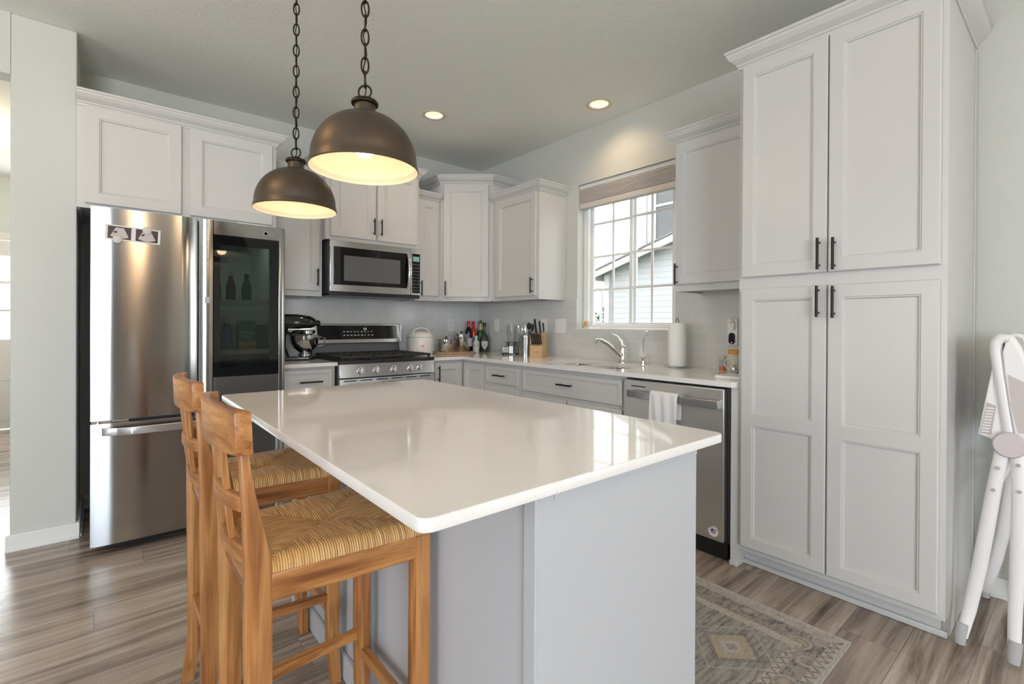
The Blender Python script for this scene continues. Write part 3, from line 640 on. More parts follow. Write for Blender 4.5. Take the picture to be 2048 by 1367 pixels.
# base cabinets
BH = CT-.027
def base(name, label, T, u0, u1, fronts, d=.60, hollow=False):
    t = thing(name, label, 'cabinet', T((u0+u1)/2, d/2, FLOOR))
    m = MB(); a, b = min(u0, u1), max(u0, u1)
    if hollow:
        m.box(a, b, .003, d, .135, .155, 0, T); m.box(a, a+.019, .003, d, .155, BH, 0, T); m.box(b-.019, b, .003, d, .155, BH, 0, T); m.box(a+.019, b-.019, d-.019, d, .155, BH, 0, T); m.box(a+.019, b-.019, .003, .012, .155, BH, 0, T)
    else: m.box(a, b, .003, d, .135, BH, 0, T)
    m.build('cabinet_body', 'cabinet_white', t)
    m = MB(); m.box(a, b, .02, d-.075, FLOOR+.001, .134, 0, T); m.build('toe_kick', 'cabinet_white', t)
    for f in fronts: front(t, T, d, **f)
    return t
base('base_cabinet', 'white drawer base cabinet between the refrigerator and the range', TB, -2.095, -1.700,
     [dict(u=(-2.075, -1.722), z=(.725, .878), kind='drawer', pull_at=(-1.872, .795), vertical=False, plen=.15), dict(u=(-2.075, -1.722), z=(.16, .70))])
t = thing('base_cabinet', 'white corner base cabinet with two doors right of the range', 'cabinet', (-.45, -.45, FLOOR))
m = MB(); m.box(-.915, -.003, -.60, -.003, .135, BH); m.box(-.60, -.003, -.91, -.601, .135, BH); m.build('cabinet_body', 'cabinet_white', t)
m = MB(); m.box(-.915, -.02, -.525, -.02, FLOOR+.001, .134); m.box(-.525, -.02, -.91, -.53, FLOOR+.001, .134); m.build('toe_kick', 'cabinet_white', t)
front(t, TB, .60, (-.895, -.628), (.16, .872), pull_at=(-.868, .79), st=.05)
front(t, TR, .60, (-.622, -.895), (.16, .872), st=.05)
base('base_cabinet', 'white narrow drawer cabinet between the corner and the sink cabinet', TR, -.912, -1.345,
     [dict(u=(-.932, -1.328), z=(.735, .868), kind='drawer', pull_at=(-1.125, .80), vertical=False), dict(u=(-.932, -1.328), z=(.16, .712))])
base('base_cabinet', 'wide white sink cabinet below the kitchen window', TR, -1.347, -2.284,
     [dict(u=(-1.375, -2.262), z=(.715, .868), kind='drawer', pull_at=(-1.815, .797), vertical=False), dict(u=(-1.375, -1.810), z=(.16, .692)), dict(u=(-1.822, -2.262), z=(.16, .692))], hollow=True)

# worktops
def rounded(x0, x1, y0, y1, r, corners, n=6):
    """plan polygon, anticlockwise; corners: which of (x0y0, x1y0, x1y1, x0y1) are rounded"""
    P = []
    for k, (cx, cy, a0) in enumerate(((x0, y0, PI), (x1, y0, 1.5*PI), (x1, y1, 0), (x0, y1, .5*PI))):
        if not corners[k]: P.append((cx, cy)); continue
        ox = cx+(r if cx == x0 else -r); oy = cy+(r if cy == y0 else -r)
        for i in range(n+1): a = a0+i/n*PI/2; P.append((ox+r*math.cos(a), oy+r*math.sin(a)))
    return P
m = MB(); m.prism(rounded(-2.597, -1.704, -3.418, -1.852, .022, (1, 1, 1, 1)), .892, .914, bev=.0025)
tag(m.build('countertop', 'quartz'), 'large speckled cream quartz top of the kitchen island', 'countertop')
m = MB(); m.box(-2.098, -1.694, -.648, -.010, CT-.026, CT, .002)
tag(m.build('countertop', 'quartz'), 'short quartz countertop under the stand mixer left of the range', 'countertop')
SY = (-1.50, -1.855, -1.885, -2.17); SX = (-.545, -.165)
m = MB()
m.box(-.922, -.010, -.648, -.010, CT-.026, CT, .002)
m.box(-.648, -.010, SY[0], -.6475, CT-.026, CT); m.prism(rounded(-.648, -.010, -2.943, SY[3], .025, (1, 0, 0, 0)), CT-.026, CT)
m.box(-.648, SX[0], SY[3], SY[0], CT-.026, CT); m.box(SX[1], -.010, SY[3], SY[0], CT-.026, CT); m.box(SX[0], SX[1], SY[2], SY[1], CT-.026, CT)
tag(m.build('countertop', 'quartz'), 'long L-shaped quartz countertop around the corner and the sink', 'countertop')
# sink
sk = thing('sink', 'undermounted stainless double-bowl sink below the window', 'sink', (-.35, -1.83, .70))
for y1_, y0_, dep, nm in ((SY[0], SY[1], .20, 'large_bowl'), (SY[2], SY[3], .17, 'small_bowl')):
    s = MB(); zt = CT-.026
    prev = None
    for ins, z in ((-.004, zt), (.012, zt-.02), (.016, zt-dep+.03), (.05, zt-dep)):
        cur = [(x, y, z) for x, y in rounded(SX[0]+ins, SX[1]-ins, y0_+ins, y1_-ins, .05, (1, 1, 1, 1), 5)]
        if prev:
            k = len(cur); s._add(prev+cur, [(i, (i+1) % k, k+(i+1) % k, k+i) for i in range(k)])
        prev = cur
    s._add(prev, [tuple(range(len(prev)))]); ob = s.build(nm, 'sink_steel', sk)
    s = MB(); s.lathe([(.0, .004), (.03, .004), (.042, .001), (.042, 0)], (SX[0]+SX[1])/2, (y0_+y1_)/2, zt-dep, 20); s.build('drain', 'chrome', ob)

# island
il = thing('island_cabinet', 'white kitchen island base cabinet under the cream quartz top', 'cabinet', (-2.04, -2.64, FLOOR))
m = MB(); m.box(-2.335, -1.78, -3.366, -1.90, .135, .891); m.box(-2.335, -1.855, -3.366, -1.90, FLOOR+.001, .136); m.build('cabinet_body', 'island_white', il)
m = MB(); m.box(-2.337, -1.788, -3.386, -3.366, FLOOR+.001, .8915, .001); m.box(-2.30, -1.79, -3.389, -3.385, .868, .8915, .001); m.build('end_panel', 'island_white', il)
for a, b, z in ((-3.385, -3.352, .001), (-2.66, -2.62, .086), (-1.95, -1.90, .086)):
    m = MB(); m.box(-2.345, -2.3355, a, b, FLOOR+z, .8915, .002); m.build('back_batten', 'island_white', il)
m = MB(); m.box(-2.348, -2.3355, -3.352, -1.90, FLOOR+.001, FLOOR+.085, .003); m.build('base_board', 'island_white', il)
def TIs(u, w_, z): return (w_, u, z)
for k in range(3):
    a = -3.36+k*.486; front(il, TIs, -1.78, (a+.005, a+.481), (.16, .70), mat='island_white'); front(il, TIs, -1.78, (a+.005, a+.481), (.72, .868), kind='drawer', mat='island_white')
# ================================================================== APPLIANCES
# refrigerator
FX0_, FXM, FX1_ = -2.998, -2.552, -2.108; FY = -.89; FB = -.805
fr = thing('refrigerator', 'stainless french-door refrigerator with a dark glass panel in its right door', 'refrigerator', (-2.553, -.5, FLOOR))
m = MB(); m.box(FX0_+.004, FXM, FB, -.06, .075, 1.755); m.box(FXM, FX1_-.004, FB, -.06, .075, .86); m.box(FXM, FX1_-.004, FB, -.06, 1.715, 1.755); m.box(FX1_-.03, FX1_-.004, FB, -.06, .86, 1.715); m.box(FXM, FX1_-.03, -.12, -.06, .86, 1.715)
m.build('cabinet_body', 'fridge_side', fr)
m = MB(); e = .004; xa, xb = FXM, FX1_-.03
m.box(xa, xb, -.126, -.121, .86, 1.715); m.box(xa, xa+e, FB, -.126, .86, 1.715); m.box(xb-e, xb, FB, -.126, .86, 1.715); m.box(xa+e, xb-e, FB, -.126, .86, .865); m.box(xa+e, xb-e, FB, -.126, 1.71, 1.715)
m.build('liner', 'milk_white', fr)
m = MB(); m.box(xa+.06, xb-.06, -.60, -.56, 1.700, 1.709); m.build('added_glow_strip', 'interior_fill_glow', fr)  # added glowing strip so the contents show through the dark glass
for z in (1.315, 1.02):
    m = MB(); m.box(xa+.006, xb-.006, -.78, -.20, z-.006, z); s = m.build('glass_shelf', 'clear_glass', fr)
    m = MB(); m.box(xa+.006, xb-.006, -.79, -.78, z-.012, z+.016, .002); m.build('shelf_trim', 'milk_white', s)
m = MB(); m.box(xa+.02, xb-.02, -.70, -.25, 1.18, 1.24, .01); m.build('drawer_front', 'milk_white', fr)
def plan_front(x0, x1, ml, mr, amp=.011, back=FB-.004, n=9):
    P = [(x1, back), (x1, FY+amp)]
    for i in range(1, n): t = i/n; P.append((x1-mr*t, FY+amp*(1-t)**2))
    for i in range(n, 0, -1): t = i/n; P.append((x0+ml*t, FY+amp*(1-t)**2))
    P += [(x0, FY+amp), (x0, back)]
    return P
m = MB(); m.prism(plan_front(FX0_, FXM-.004, .115, .085, .0098), .705, 1.765); ld = m.build('door', 'fridge_steel', fr, ang=40); ld['label'] = 'plain stainless left door'
m = MB(); GX0, GX1, GZ0, GZ1 = -2.480, -2.143, .890, 1.687
m.prism(plan_front(FXM+.004, GX0, .05, .004, .011), .705, 1.765); m.box(GX1, FX1_, FY, FB-.004, .705, 1.765, .004)
m.box(GX0, GX1, FY, FB-.004, GZ1, 1.765); m.box(GX0, GX1, FY, FB-.004, .705, GZ0)
rd = m.build('door', 'fridge_steel', fr, ang=40); rd['label'] = 'right door with dark see-through glass'
m = MB(); b = .038
m.box(GX0, GX0+b*.82, FY-.003, FY+.012, GZ0, GZ1); m.box(GX1-b*1.35, GX1, FY-.003, FY+.012, GZ0, GZ1); m.box(GX0+b*.82, GX1-b*1.35, FY-.003, FY+.012, GZ1-.055, GZ1); m.box(GX0+b*.82, GX1-b*1.35, FY-.003, FY+.012, GZ0, GZ0+.05)
m.build('glass_border', 'black_glass', rd)
m = MB(); m.box(GX0+b*.82, GX1-b*1.35, FY-.002, FY+.002, GZ0+.05, GZ1-.055); m.build('door_glass', 'fridge_glass', rd)
m = MB(); m.box(-2.522, -2.499, FY+.0005-.003, FY+.004, 1.302, 1.336, .0015); m.build('door_button', 'rubber_grey', rd)
m = MB(); m.prism(plan_front(FX0_, FX1_, .115, .06, .0098), .085, .690); fz = m.build('freezer_drawer', 'fridge_steel', fr, ang=40)
hp = []
for i in range(15):
    u = i/14; x = -2.955+u*.81; hp.append((x, FY-.045-.012*math.sin(PI*u)+(.048 if i in (0, 14) else .012 if i in (1, 13) else 0), .648+.004*math.sin(PI*u)))
hb = [(x, y+.011) for x, y, z in hp]; m = MB(); m.prism([(x, y) for x, y, z in hp]+hb[::-1], .630, .669, bev=.003); m.build('handle', 'brushed_steel', fz)
m = MB(); m.box(FX0_+.006, FX1_-.006, FB-.05, FB+.01, .691, .704); m.build('gap_strip', 'dark_gap', fr)
m = MB(); m.box(FX0_+.004, FX0_+.08, FB-.07, FB, .689, .706, .003); m.cyl((FX0_+.03, -.868, .690), (FX0_+.03, -.868, .706), .012); m.box(FX0_+.08, FX0_+.15, FB-.06, FB, .690, .702, .003); m.build('hinge', 'chrome', fr)
m = MB(); m.box(FX0_+.06, FX1_-.06, FB-.02, -.5, FLOOR+.012, .078); m.build('base_grille', 'black_plastic', fr)
m = MB(); m.box(FX0_+.01, FX0_+.14, FB-.045, FB, .070, .084, .003); m.build('bracket', 'rubber_grey', fr)
for sx in (FX0_+.09, FX1_-.09):
    m = MB(); m.cyl((sx-.015, -.79, FLOOR+.024), (sx+.015, -.79, FLOOR+.024), .023, 16); m.build('roller', 'black_plastic', fr)
    m = MB(); m.cyl((sx-.015, -.12, FLOOR+.024), (sx+.015, -.12, FLOOR+.024), .023, 16); m.build('roller', 'black_plastic', fr)
m = MB(); m.box(-2.36, -2.20, FB-.06, FB+.04, 1.756, 1.775, .004); m.build('hinge_cover', 'plastic_white', fr)
m = MB(); m.lathe([(.0, 0), (.012, 0), (.012, .001), (.009, .001), (.009, 0)], 0, 0, 0, 20, lambda x, y, z: (-2.215+x, FY-z-.0003, 1.722+y)); m.build('emblem', 'rubber_grey', rd)
text_mesh('emblem', 'LG', .020, 'rubber_grey', rd, (-2.198, FY-.0008, 1.715), (1, 0, 0), (0, 0, 1))
# things inside the refrigerator
def bottle_simple(name, label, x, y, z, h, r, mat, capmat, group):
    t = thing(name, label, 'bottle', (x, y, z), group)
    m = MB(); m.lathe([(0, 0), (r*.9, 0), (r, .006), (r, h*.55), (r*.85, h*.64), (r*.42, h*.80), (r*.40, h*.90)], x, y, z, 20); m.build('bottle_body', mat, t)
    m = MB(); m.lathe([(r*.48, h*.86), (r*.48, h), (0, h)], x, y, z, 16); m.build('cap', capmat, t)
for x, lab in ((-2.44, 'dark sauce bottle with a cream cap in the refrigerator, left of its twin'), (-2.363, 'dark sauce bottle with a cream cap in the refrigerator, right of its twin')):
    bottle_simple('sauce_bottle', lab, x, -.70, 1.3152, .185, .026, 'wine_dark', 'cream_cap', 'sauce bottles behind the refrigerator glass')
bottle_simple('sauce_bottle', 'dark green bottle behind the refrigerator glass, right of two cream caps', -2.27, -.66, 1.3152, .18, .028, 'bottle_green', 'black_plastic', None)
bottle_simple('water_bottle', 'pale plastic bottle low behind the refrigerator glass, left of the juice carton', -2.385, -.70, 1.0202, .20, .034, 'carton_blue', 'cream_cap', None)
bottle_simple('water_bottle', 'green bottle low behind the refrigerator glass, leftmost on its shelf', -2.46, -.68, 1.0202, .17, .030, 'carton_green', 'black_plastic', None)
t = thing('juice_carton', 'green and yellow juice carton low behind the refrigerator glass', 'carton', (-2.285, -.72, 1.0202))
x0, x1, y0, y1 = -2.333, -2.237, -.768, -.672
m = MB(); m.box(x0, x1, y0, y1, 1.0202, 1.165); m.build('carton_body', 'carton_green', t)
m = MB(); m.prism([(y0, 1.1652), (y1, 1.1652), ((y0+y1)/2+.004, 1.205), ((y0+y1)/2-.004, 1.205)], x0, x1, axis=0); m.build('gable_top', 'carton_green', t)
m = MB(); m.box(x0, x1, y0-.0008, y0-.0001, 1.022, 1.055); m.build('print_band', 'carton_orange', t)
m = MB(); m.box(x0, x1, y0-.0008, y0-.0001, 1.056, 1.085); m.build('print_band', 'carton_yellow', t)
text_mesh('lettering', 'Minute', .030, 'milk_white', t, (x0+.004, y0-.001, 1.128), (1, 0, 0), (0, 0, 1))
text_mesh('lettering', 'Maid', .030, 'milk_white', t, (x0+.014, y0-.001, 1.102), (1, 0, 0), (0, 0, 1))
# scan strip and magnets on the left door
t = thing('photo_strip', 'strip of two ultrasound scans held on the refrigerator door by magnets', 'photo', (-2.835, FY-.001, 1.585))
def TF(u, v, d): a = -.035; return (-2.945+u*math.cos(a)-v*math.sin(a), FY-.0012-d, 1.592+u*math.sin(a)+v*math.cos(a)+.016)
def flat(poly, d0, d1, mat, name, parent, T=TF):
    m = MB(); n = len(poly); m._add([T(u, v, d0) for u, v in poly]+[T(u, v, d1) for u, v in poly], [tuple(range(n)), tuple(range(n, 2*n))]+[(i, (i+1) % n, n+(i+1) % n, n+i) for i in range(n)]); return m.build(name, mat, parent, smooth=False)
flat([(0, 0), (.222, 0), (.222, .074), (0, .074)], 0, .0006, 'paper_white', 'backing', t)
for u in (.010, .120):
    f = flat([(u, .006), (u+.092, .006), (u+.092, .068), (u, .068)], .0007, .001, 'photo_black', 'scan', t)
    fan = [(u+.030, .062), (u+.062, .062)]+[(u+.082-.072*k/8, .018-.010*math.sin(PI*k/8)) for k in range(9)]
    flat(fan, .0011, .0013, 'scan_grey', 'scan_fan', f)
    flat([(u+.022, .042), (u+.036, .046), (u+.036, .036), (u+.024, .034)], .0014, .0016, 'photo_black', 'scan_spot', f)
for u, v, lab in ((.048, .002, 'round stone-coloured magnet at the lower left of the scan strip'), (.165, .066, 'round stone-coloured magnet at the upper right of the scan strip')):
    m = MB(); m.lathe([(0, .0), (.018, .0), (.019, .003), (.016, .006), (.013, .0055), (.011, .007), (0, .007)], 0, 0, 0, 24, lambda x, y, z: TF(u+x, v+y, .0018+z))
    tag(m.build('fridge_magnet', 'mag_stone'), lab, 'magnet', 'magnets on the refrigerator door')
# things on top of the refrigerator (seen in the slot left of it)
m = MB(); m.box(-2.985, -2.955, -.62, -.36, 1.7555, 1.80, .003); tag(m.build('baking_tray', 'brown_card'), 'brown box standing on top of the refrigerator at its left edge', 'box')
m = MB(); m.box(-2.945, -2.87, -.66, -.40, 1.7555, 1.79, .004); tag(m.build('storage_box', 'black_plastic'), 'black box lying on top of the refrigerator near its left edge', 'box')

# range
RX0, RX1 = -1.688, -.928; rx = (RX0+RX1)/2
rg = thing('range', 'stainless gas range with black cooktop and glass backguard below the microwave', 'range', (rx, -.33, FLOOR))
m = MB(); m.box(RX0, RX1, -.615, -.02, FLOOR+.06, .905); m.build('oven_body', 'dark_grey', rg)
m = MB(); m.box(RX0-.001, RX1+.001, -.665, -.02, .905, .930, .004); m.build('cooktop', 'black_plastic', rg)
m = MB(); m.prism([(-.672, .808), (-.616, .808), (-.616, .905), (-.655, .905)], RX0, RX1, axis=0, bev=.002); cp = m.build('control_panel', 'brushed_steel', rg)
for x in (-1.535, -1.415, -1.275, -1.135, -1.055):
    m = MB(); T = lambda a, b, c, x=x: (x+a, -.664-c, .856+b)
    m.lathe([(.0, 0), (.026, 0), (.026, .006), (.021, .009), (.019, .028), (.0, .028)], 0, 0, 0, 24, T); m.box(-.005, .005, -.021, .021, .026, .038, .002, T)
    m.build('knob', 'brushed_steel', cp)
m = MB(); m.box(RX0+.002, RX1-.002, -.668, -.618, .28, .800, .003); od = m.build('oven_door', 'brushed_steel', rg)
m = MB()
for k in range(6): a = RX0+.03+k*.12; m.box(a, a+.09, -.6685, -.66, .782, .789)
m.build('vent_slots', 'dark_gap', od)
m = MB(); m.box(RX0+.09, RX1-.09, -.6695, -.667, .40, .66); m.build('oven_window', 'black_glass', od)
m = MB(); m.tube([(RX0+.05, -.715, .745), (RX1-.05, -.715, .745)], .013, 12); 
for x in (RX0+.07, RX1-.07): m.cyl((x, -.668, .745), (x, -.715, .745), .009)
m.build('handle', 'brushed_steel', od)
m = MB(); m.box(RX0+.002, RX1-.002, -.665, -.618, .10, .27, .003); m.build('storage_drawer', 'brushed_steel', rg)
for sx in (RX0+.04, RX1-.04):
    for sy in (-.58, -.06):
        m = MB(); m.cyl((sx, sy, FLOOR), (sx, sy, FLOOR+.061), .016, 12); m.build('leg', 'black_plastic', rg)
m = MB(); m.prism([(-.075, .930), (-.0205, .930), (-.0205, 1.030), (-.060, 1.030)], RX0+.002, RX1-.002, axis=0); m.build('backsplash_panel', 'dark_grey', rg)
m = MB(); m.prism([(-.088, 1.030), (-.0205, 1.030), (-.0205, 1.190), (-.056, 1.190)], RX0, RX1, axis=0, bev=.004); bgd = m.build('backguard', 'brushed_steel', rg)
sl = .032/.16; TG = lambda u, v, d: (u, -.088+sl*(v-1.030)-d, v)
m = MB(); m.box(RX0+.04, RX1-.03, 1.062, 1.176, 0, .0015, 0, lambda u, v, d: TG(u, v, d)); m.build('display_glass', 'black_glass', bgd)
m = MB()
random.seed(5)
for z in (1.092, 1.122):
    for k in range(9):
        u = RX0+.25+k*.03; m.box(u, u+random.uniform(.008, .018), z, z+.006, .0016, .0020, 0, TG)
m.build('touch_keys', 'display_white', bgd)
m = MB(); m.box(-1.262, -1.252, 1.138, 1.156, .0016, .0021, 0, TG); m.box(-1.246, -1.236, 1.138, 1.156, .0016, .0021, 0, TG); m.build('clock_digits', 'display_white', bgd)
m = MB(); m.box(RX1-.0005, RX1+.006, -.10, -.03, 1.035, 1.185, .002); m.build('side_cap', 'brushed_steel', bgd)
for k in range(3):
    a = RX0+.02+k*.243; b_ = a+.235; g = MB(); zz = .952
    for y in (-.635, -.10): g.box(a, b_, y-.008, y+.008, zz-.008, zz+.008, .003)
    for x in (a+.008, b_-.008): g.box(x-.008, x+.008, -.635, -.10, zz-.008, zz+.008, .003)
    xm = (a+b_)/2; g.box(xm-.006, xm+.006, -.63, -.10, zz-.006, zz+.009, .002); 
    for y in (-.50, -.37, -.235): g.box(a+.01, b_-.01, y-.006, y+.006, zz-.006, zz+.009, .002)
    for x in (a+.01, b_-.01):
        for y in (-.625, -.11): g.box(x-.007, x+.007, y-.007, y+.007, .930, zz)
    g.build('grate', 'cast_iron', rg)
    for y in (-.50, -.235):
        g = MB(); g.lathe([(.0, .0), (.042, 0), (.042, .006), (.034, .008), (.034, .013), (0, .014)], xm, y, .930, 24); g.build('burner', 'cast_iron', rg)
t = thing('dish_towel', 'white towel with pink stripes hanging on the oven door handle', 'towel', (-1.28, -.73, .50))
m = MB(); m.box(-1.36, -1.21, -.7345, -.7295, .50, .760, .002); m.box(-1.36, -1.21, -.7295, -.7005, .756, .761, .002); m.box(-1.36, -1.21, -.7005, -.6965, .58, .760, .0015); m.build('cloth', 'towel_white', t)
for x in (-1.335, -1.255):
    m = MB(); m.box(x, x+.03, -.7355, -.7343, .50, .758); m.build('stripe', 'towel_pink', t)

# microwave
MX0, MX1 = -1.664, -.908; MZ0, MZ1 = 1.420, 1.820
mw = thing('microwave', 'stainless over-the-range microwave with a dark glass door', 'microwave', ((MX0+MX1)/2, -.2, MZ0))
m = MB(); m.box(MX0, MX1, -.375, -.01, MZ0, MZ1-.001); m.build('oven_body', 'dark_grey', mw)
DXR = -.998; T = lambda x, w_, z: (x, -w_, z)
m = MB(); wx0, wx1, wz0, wz1 = MX0+.028, DXR-.038, 1.486, 1.768
m.box(MX0, DXR, -.402, -.376, wz1, MZ1-.001, .003); m.box(MX0, DXR, -.402, -.376, MZ0+.012, wz0, .003); m.box(MX0, wx0, -.402, -.376, wz0-.004, wz1+.004, .003); m.box(wx1+.035, DXR, -.402, -.376, wz0-.004, wz1+.004, .003)
dr = m.build('door', 'brushed_steel', mw)
m = MB(); m.box(wx0-.001, wx1+.036, -.4035, -.38, wz0-.001, wz1+.001, .001); m.build('door_glass', 'black_glass', dr)
m = MB(); m.box(wx0+.075, wx1-.06, -.4042, -.4034, wz0+.03, wz1-.06); m.build('door_screen', 'dark_grey', dr)
hp = [(DXR-.026, -.402-.036*math.sin(PI*i/12)-.004, 1.470+.315*i/12) for i in range(13)]
m = MB(); m.tube(hp, .016, 12, flat=.45, up=(1, 0, 0)); m.build('handle', 'chrome', dr)
m = MB(); m.box(DXR+.001, MX1, -.402, -.376, MZ0+.012, MZ1-.001, .003); pc = m.build('control_panel', 'brushed_steel', mw)
m = MB(); m.box(DXR+.010, MX1-.006, -.4034, -.40, 1.448, 1.776); m.build('key_panel', 'black_glass', pc)
m = MB(); m.box(DXR+.018, MX1-.014, -.4040, -.4033, 1.712, 1.752); m.build('display', 'display_green', pc)
m = MB()
for r in range(9):
    for c in range(4): x = DXR+.017+c*.0165; z = 1.465+r*.027; m.box(x+.002, x+.008, -.4040, -.4033, z+.002, z+.006)
m.build('keys', 'rubber_grey', pc)
m = MB(); m.box(MX0+.004, MX1-.004, -.398, -.02, MZ0-.016, MZ0+.011, .004); m.build('vent_base', 'black_plastic', mw)

# dishwasher
dw = thing('dishwasher', 'stainless dishwasher between the sink cabinet and the pantry', 'dishwasher', (-.32, -2.59, FLOOR))
m = MB(); m.box(-.598, -.02, -2.902, -2.290, .12, CT-.030); m.build('tub', 'black_plastic', dw)
m = MB(); m.box(-.640, -.600, -2.888, -2.292, .135, .882, .004); dd = m.build('door', 'dishwasher_steel', dw)
m = MB(); m.box(-.594, -.50, -2.888, -2.292, FLOOR+.001, .13); m.build('toe_kick', 'black_plastic', dw)
hq = [(-.6405, -2.335)]+[(-.670-.014*math.sin(PI*i/12), -2.335-.535*i/12) for i in range(13)]+[(-.6405, -2.870)]; hr = [(-.6405, -2.860)]+[(-.662-.014*math.sin(PI*i/12), -2.345-.515*i/12) for i in range(13)][::-1]+[(-.6405, -2.345)]
m = MB(); m.prism(hq+hr, .786, .826, bev=.002); m.build('handle', 'brushed_steel', dd)
m = MB(); m.box(-.6412, -.639, -2.44, -2.345, .845, .851); m.build('vent', 'dark_gap', dd)
ST = lambda a, b, c: (-.6405-c, -2.838-a, .178+b)
t = thing('sticker', 'round flag sticker with lettering on the lower corner of the dishwasher', 'sticker', (-.6405, -2.838, .178))
def disc(r0, r1, a0, a1, c0, c1, mat, name, parent, n=24):
    m = MB(); V = []
    for i in range(n+1):
        a = a0+(a1-a0)*i/n; V += [(r0*math.cos(a), r0*math.sin(a), c1), (r1*math.cos(a), r1*math.sin(a), c1), (r1*math.cos(a), r1*math.sin(a), c0)]
    F = []
    for i in range(n): q = 3*i; F += [(q, q+1, q+4, q+3), (q+1, q+2, q+5, q+4)]
    return m._add(V, F, ST).build(name, mat, parent, smooth=False)
disc(.0001, .026, 0, 2*PI, 0, .0005, 'paper_white', 'sticker_base', t)
disc(.0001, .014, PI/2, PI, 0, .0007, 'sticker_blue', 'star_field', t)
for k, h in enumerate((.009, .003, -.003, -.009)):
    w_ = math.sqrt(.014**2-h*h); m = MB(); m.box(0 if h > 0 else -w_, w_, h-.0018, h+.0018, .0004, .0008, 0, ST); m.build('stripe', 'sticker_red', t)
for k, ch in enumerate('AMERICA'):
    a = math.radians(150-k*20); c, s_ = math.cos(a), math.sin(a)
    text_mesh('lettering', ch, .0085, 'sticker_blue', t, ST(.0170*c-.0028*s_, .0170*s_+.0028*c*(-1), .0008), (0, -s_, -c), (0, -c, s_))
t = thing('hand_towel', 'white hand towel draped over the dishwasher handle', 'towel', (-.69, -2.585, .55))
m = MB(); b = bmesh.new(); G = []
path = [(-.655, .70), (-.655, .815)]+[(-.674-.019*math.cos(PI*k/6), .829+.012*math.sin(PI*k/6)) for k in range(7)][::-1]+[(-.6955, .81), (-.699, .72), (-.699, .60), (-.697, .50)]
for i, (x, z) in enumerate(path):
    row = []
    for k in range(21):
        y = -2.505-.165*k/20; wv = .004*math.sin(k*.9+z*9)*(1 if i > 8 else .15)
        row.append(b.verts.new((x+wv-(.003 if i > 8 else 0), y-.012*(max(0, .8-z) if i > 8 else 0)*math.sin(k*.35), z)))
    G.append(row)
for i in range(len(G)-1):
    for k in range(20): b.faces.new([G[i][k], G[i][k+1], G[i+1][k+1], G[i+1][k]])
bmesh.ops.solidify(b, geom=b.faces[:], thickness=.003); m.merge(b); m.build('cloth', 'towel_white', t, ang=80)
# ================================================================== ON THE WORKTOPS
# stand mixer, head pointing to the right (+x)
x0, y0 = -1.80, -.26
t = thing('stand_mixer', 'black stand mixer with a steel bowl left of the range', 'mixer', (x0-.08, y0, CT))
m = MB(); m.prism(rounded(x0-.235, x0+.075, y0-.085, y0+.085, .07, (1, 1, 1, 1), 8), CT, CT+.028, bev=.006)
m.tube([(x0-.17, y0, CT+.02), (x0-.185, y0, CT+.10), (x0-.18, y0, CT+.19), (x0-.165, y0, CT+.25)], [.062, .05, .048, .055], 20, flat=1.15); m.build('base_column', 'mixer_black', t, ang=60)
m = MB(); hz = CT+.272
m.tube([(x0-.235, y0, hz), (x0-.22, y0, hz), (x0-.16, y0, hz+.004), (x0-.05, y0, hz+.004), (x0+.03, y0, hz), (x0+.065, y0, hz-.004), (x0+.078, y0, hz-.008)], [.03, .050, .062, .062, .054, .040, .015], 24, flat=.95, up=(0, 0, 1)); hd = m.build('motor_head', 'mixer_black', t, ang=70)
m = MB(); m.cyl((x0+.074, y0, hz), (x0+.108, y0, hz), .019, 20); m.cyl((x0+.085, y0, hz), (x0+.095, y0, hz), .022, 20); m.build('hub_knob', 'black_plastic', hd)
m = MB(); m.tube([(x0-.22, y0, hz-.038), (x0+.066, y0, hz-.044)], [.040, .036], 20, flat=1.05, up=(0, 1, 0)); m.build('trim_band', 'chrome', hd)
m = MB(); m.lathe([(.0, 0), (.030, 0), (.036, .006), (.036, .028), (.045, .030), (.045, .044), (0, .044)], x0+.015, y0, hz-.105, 24); m.cyl((x0+.015, y0, hz-.125), (x0+.015, y0, hz-.105), .011); m.build('planetary', 'chrome', hd)
bx = x0-.002; m = MB()
m.lathe([(0, .0), (.045, 0), (.045, .010), (.036, .018), (.034, .026), (.050, .036), (.078, .060), (.096, .095), (.103, .135), (.104, .150), (.107, .151), (.107, .154), (.101, .154), (.099, .135), (.090, .095), (.070, .062), (.0, .045)], bx, y0, CT+.030, 40); bw = m.build('mixing_bowl', 'pot_steel', t, ang=50)
m = MB(); m.tube([(bx+.09, y0-.06, CT+.17), (bx+.115, y0-.10, CT+.16), (bx+.115, y0-.10, CT+.11), (bx+.08, y0-.065, CT+.10)], .006, 8); m.build('bowl_handle', 'pot_steel', bw)
m = MB(); m.tube([(x0-.14, y0-.055, CT+.21), (x0-.10, y0-.10, CT+.19), (x0-.02, y0-.112, CT+.186)], .006, 8); m.build('bowl_lift_arm', 'black_plastic', t); m = MB(); m.tube([(x0-.14, y0+.055, CT+.21), (x0-.10, y0+.10, CT+.19), (x0-.02, y0+.112, CT+.186)], .006, 8); m.build('bowl_lift_arm', 'black_plastic', t)
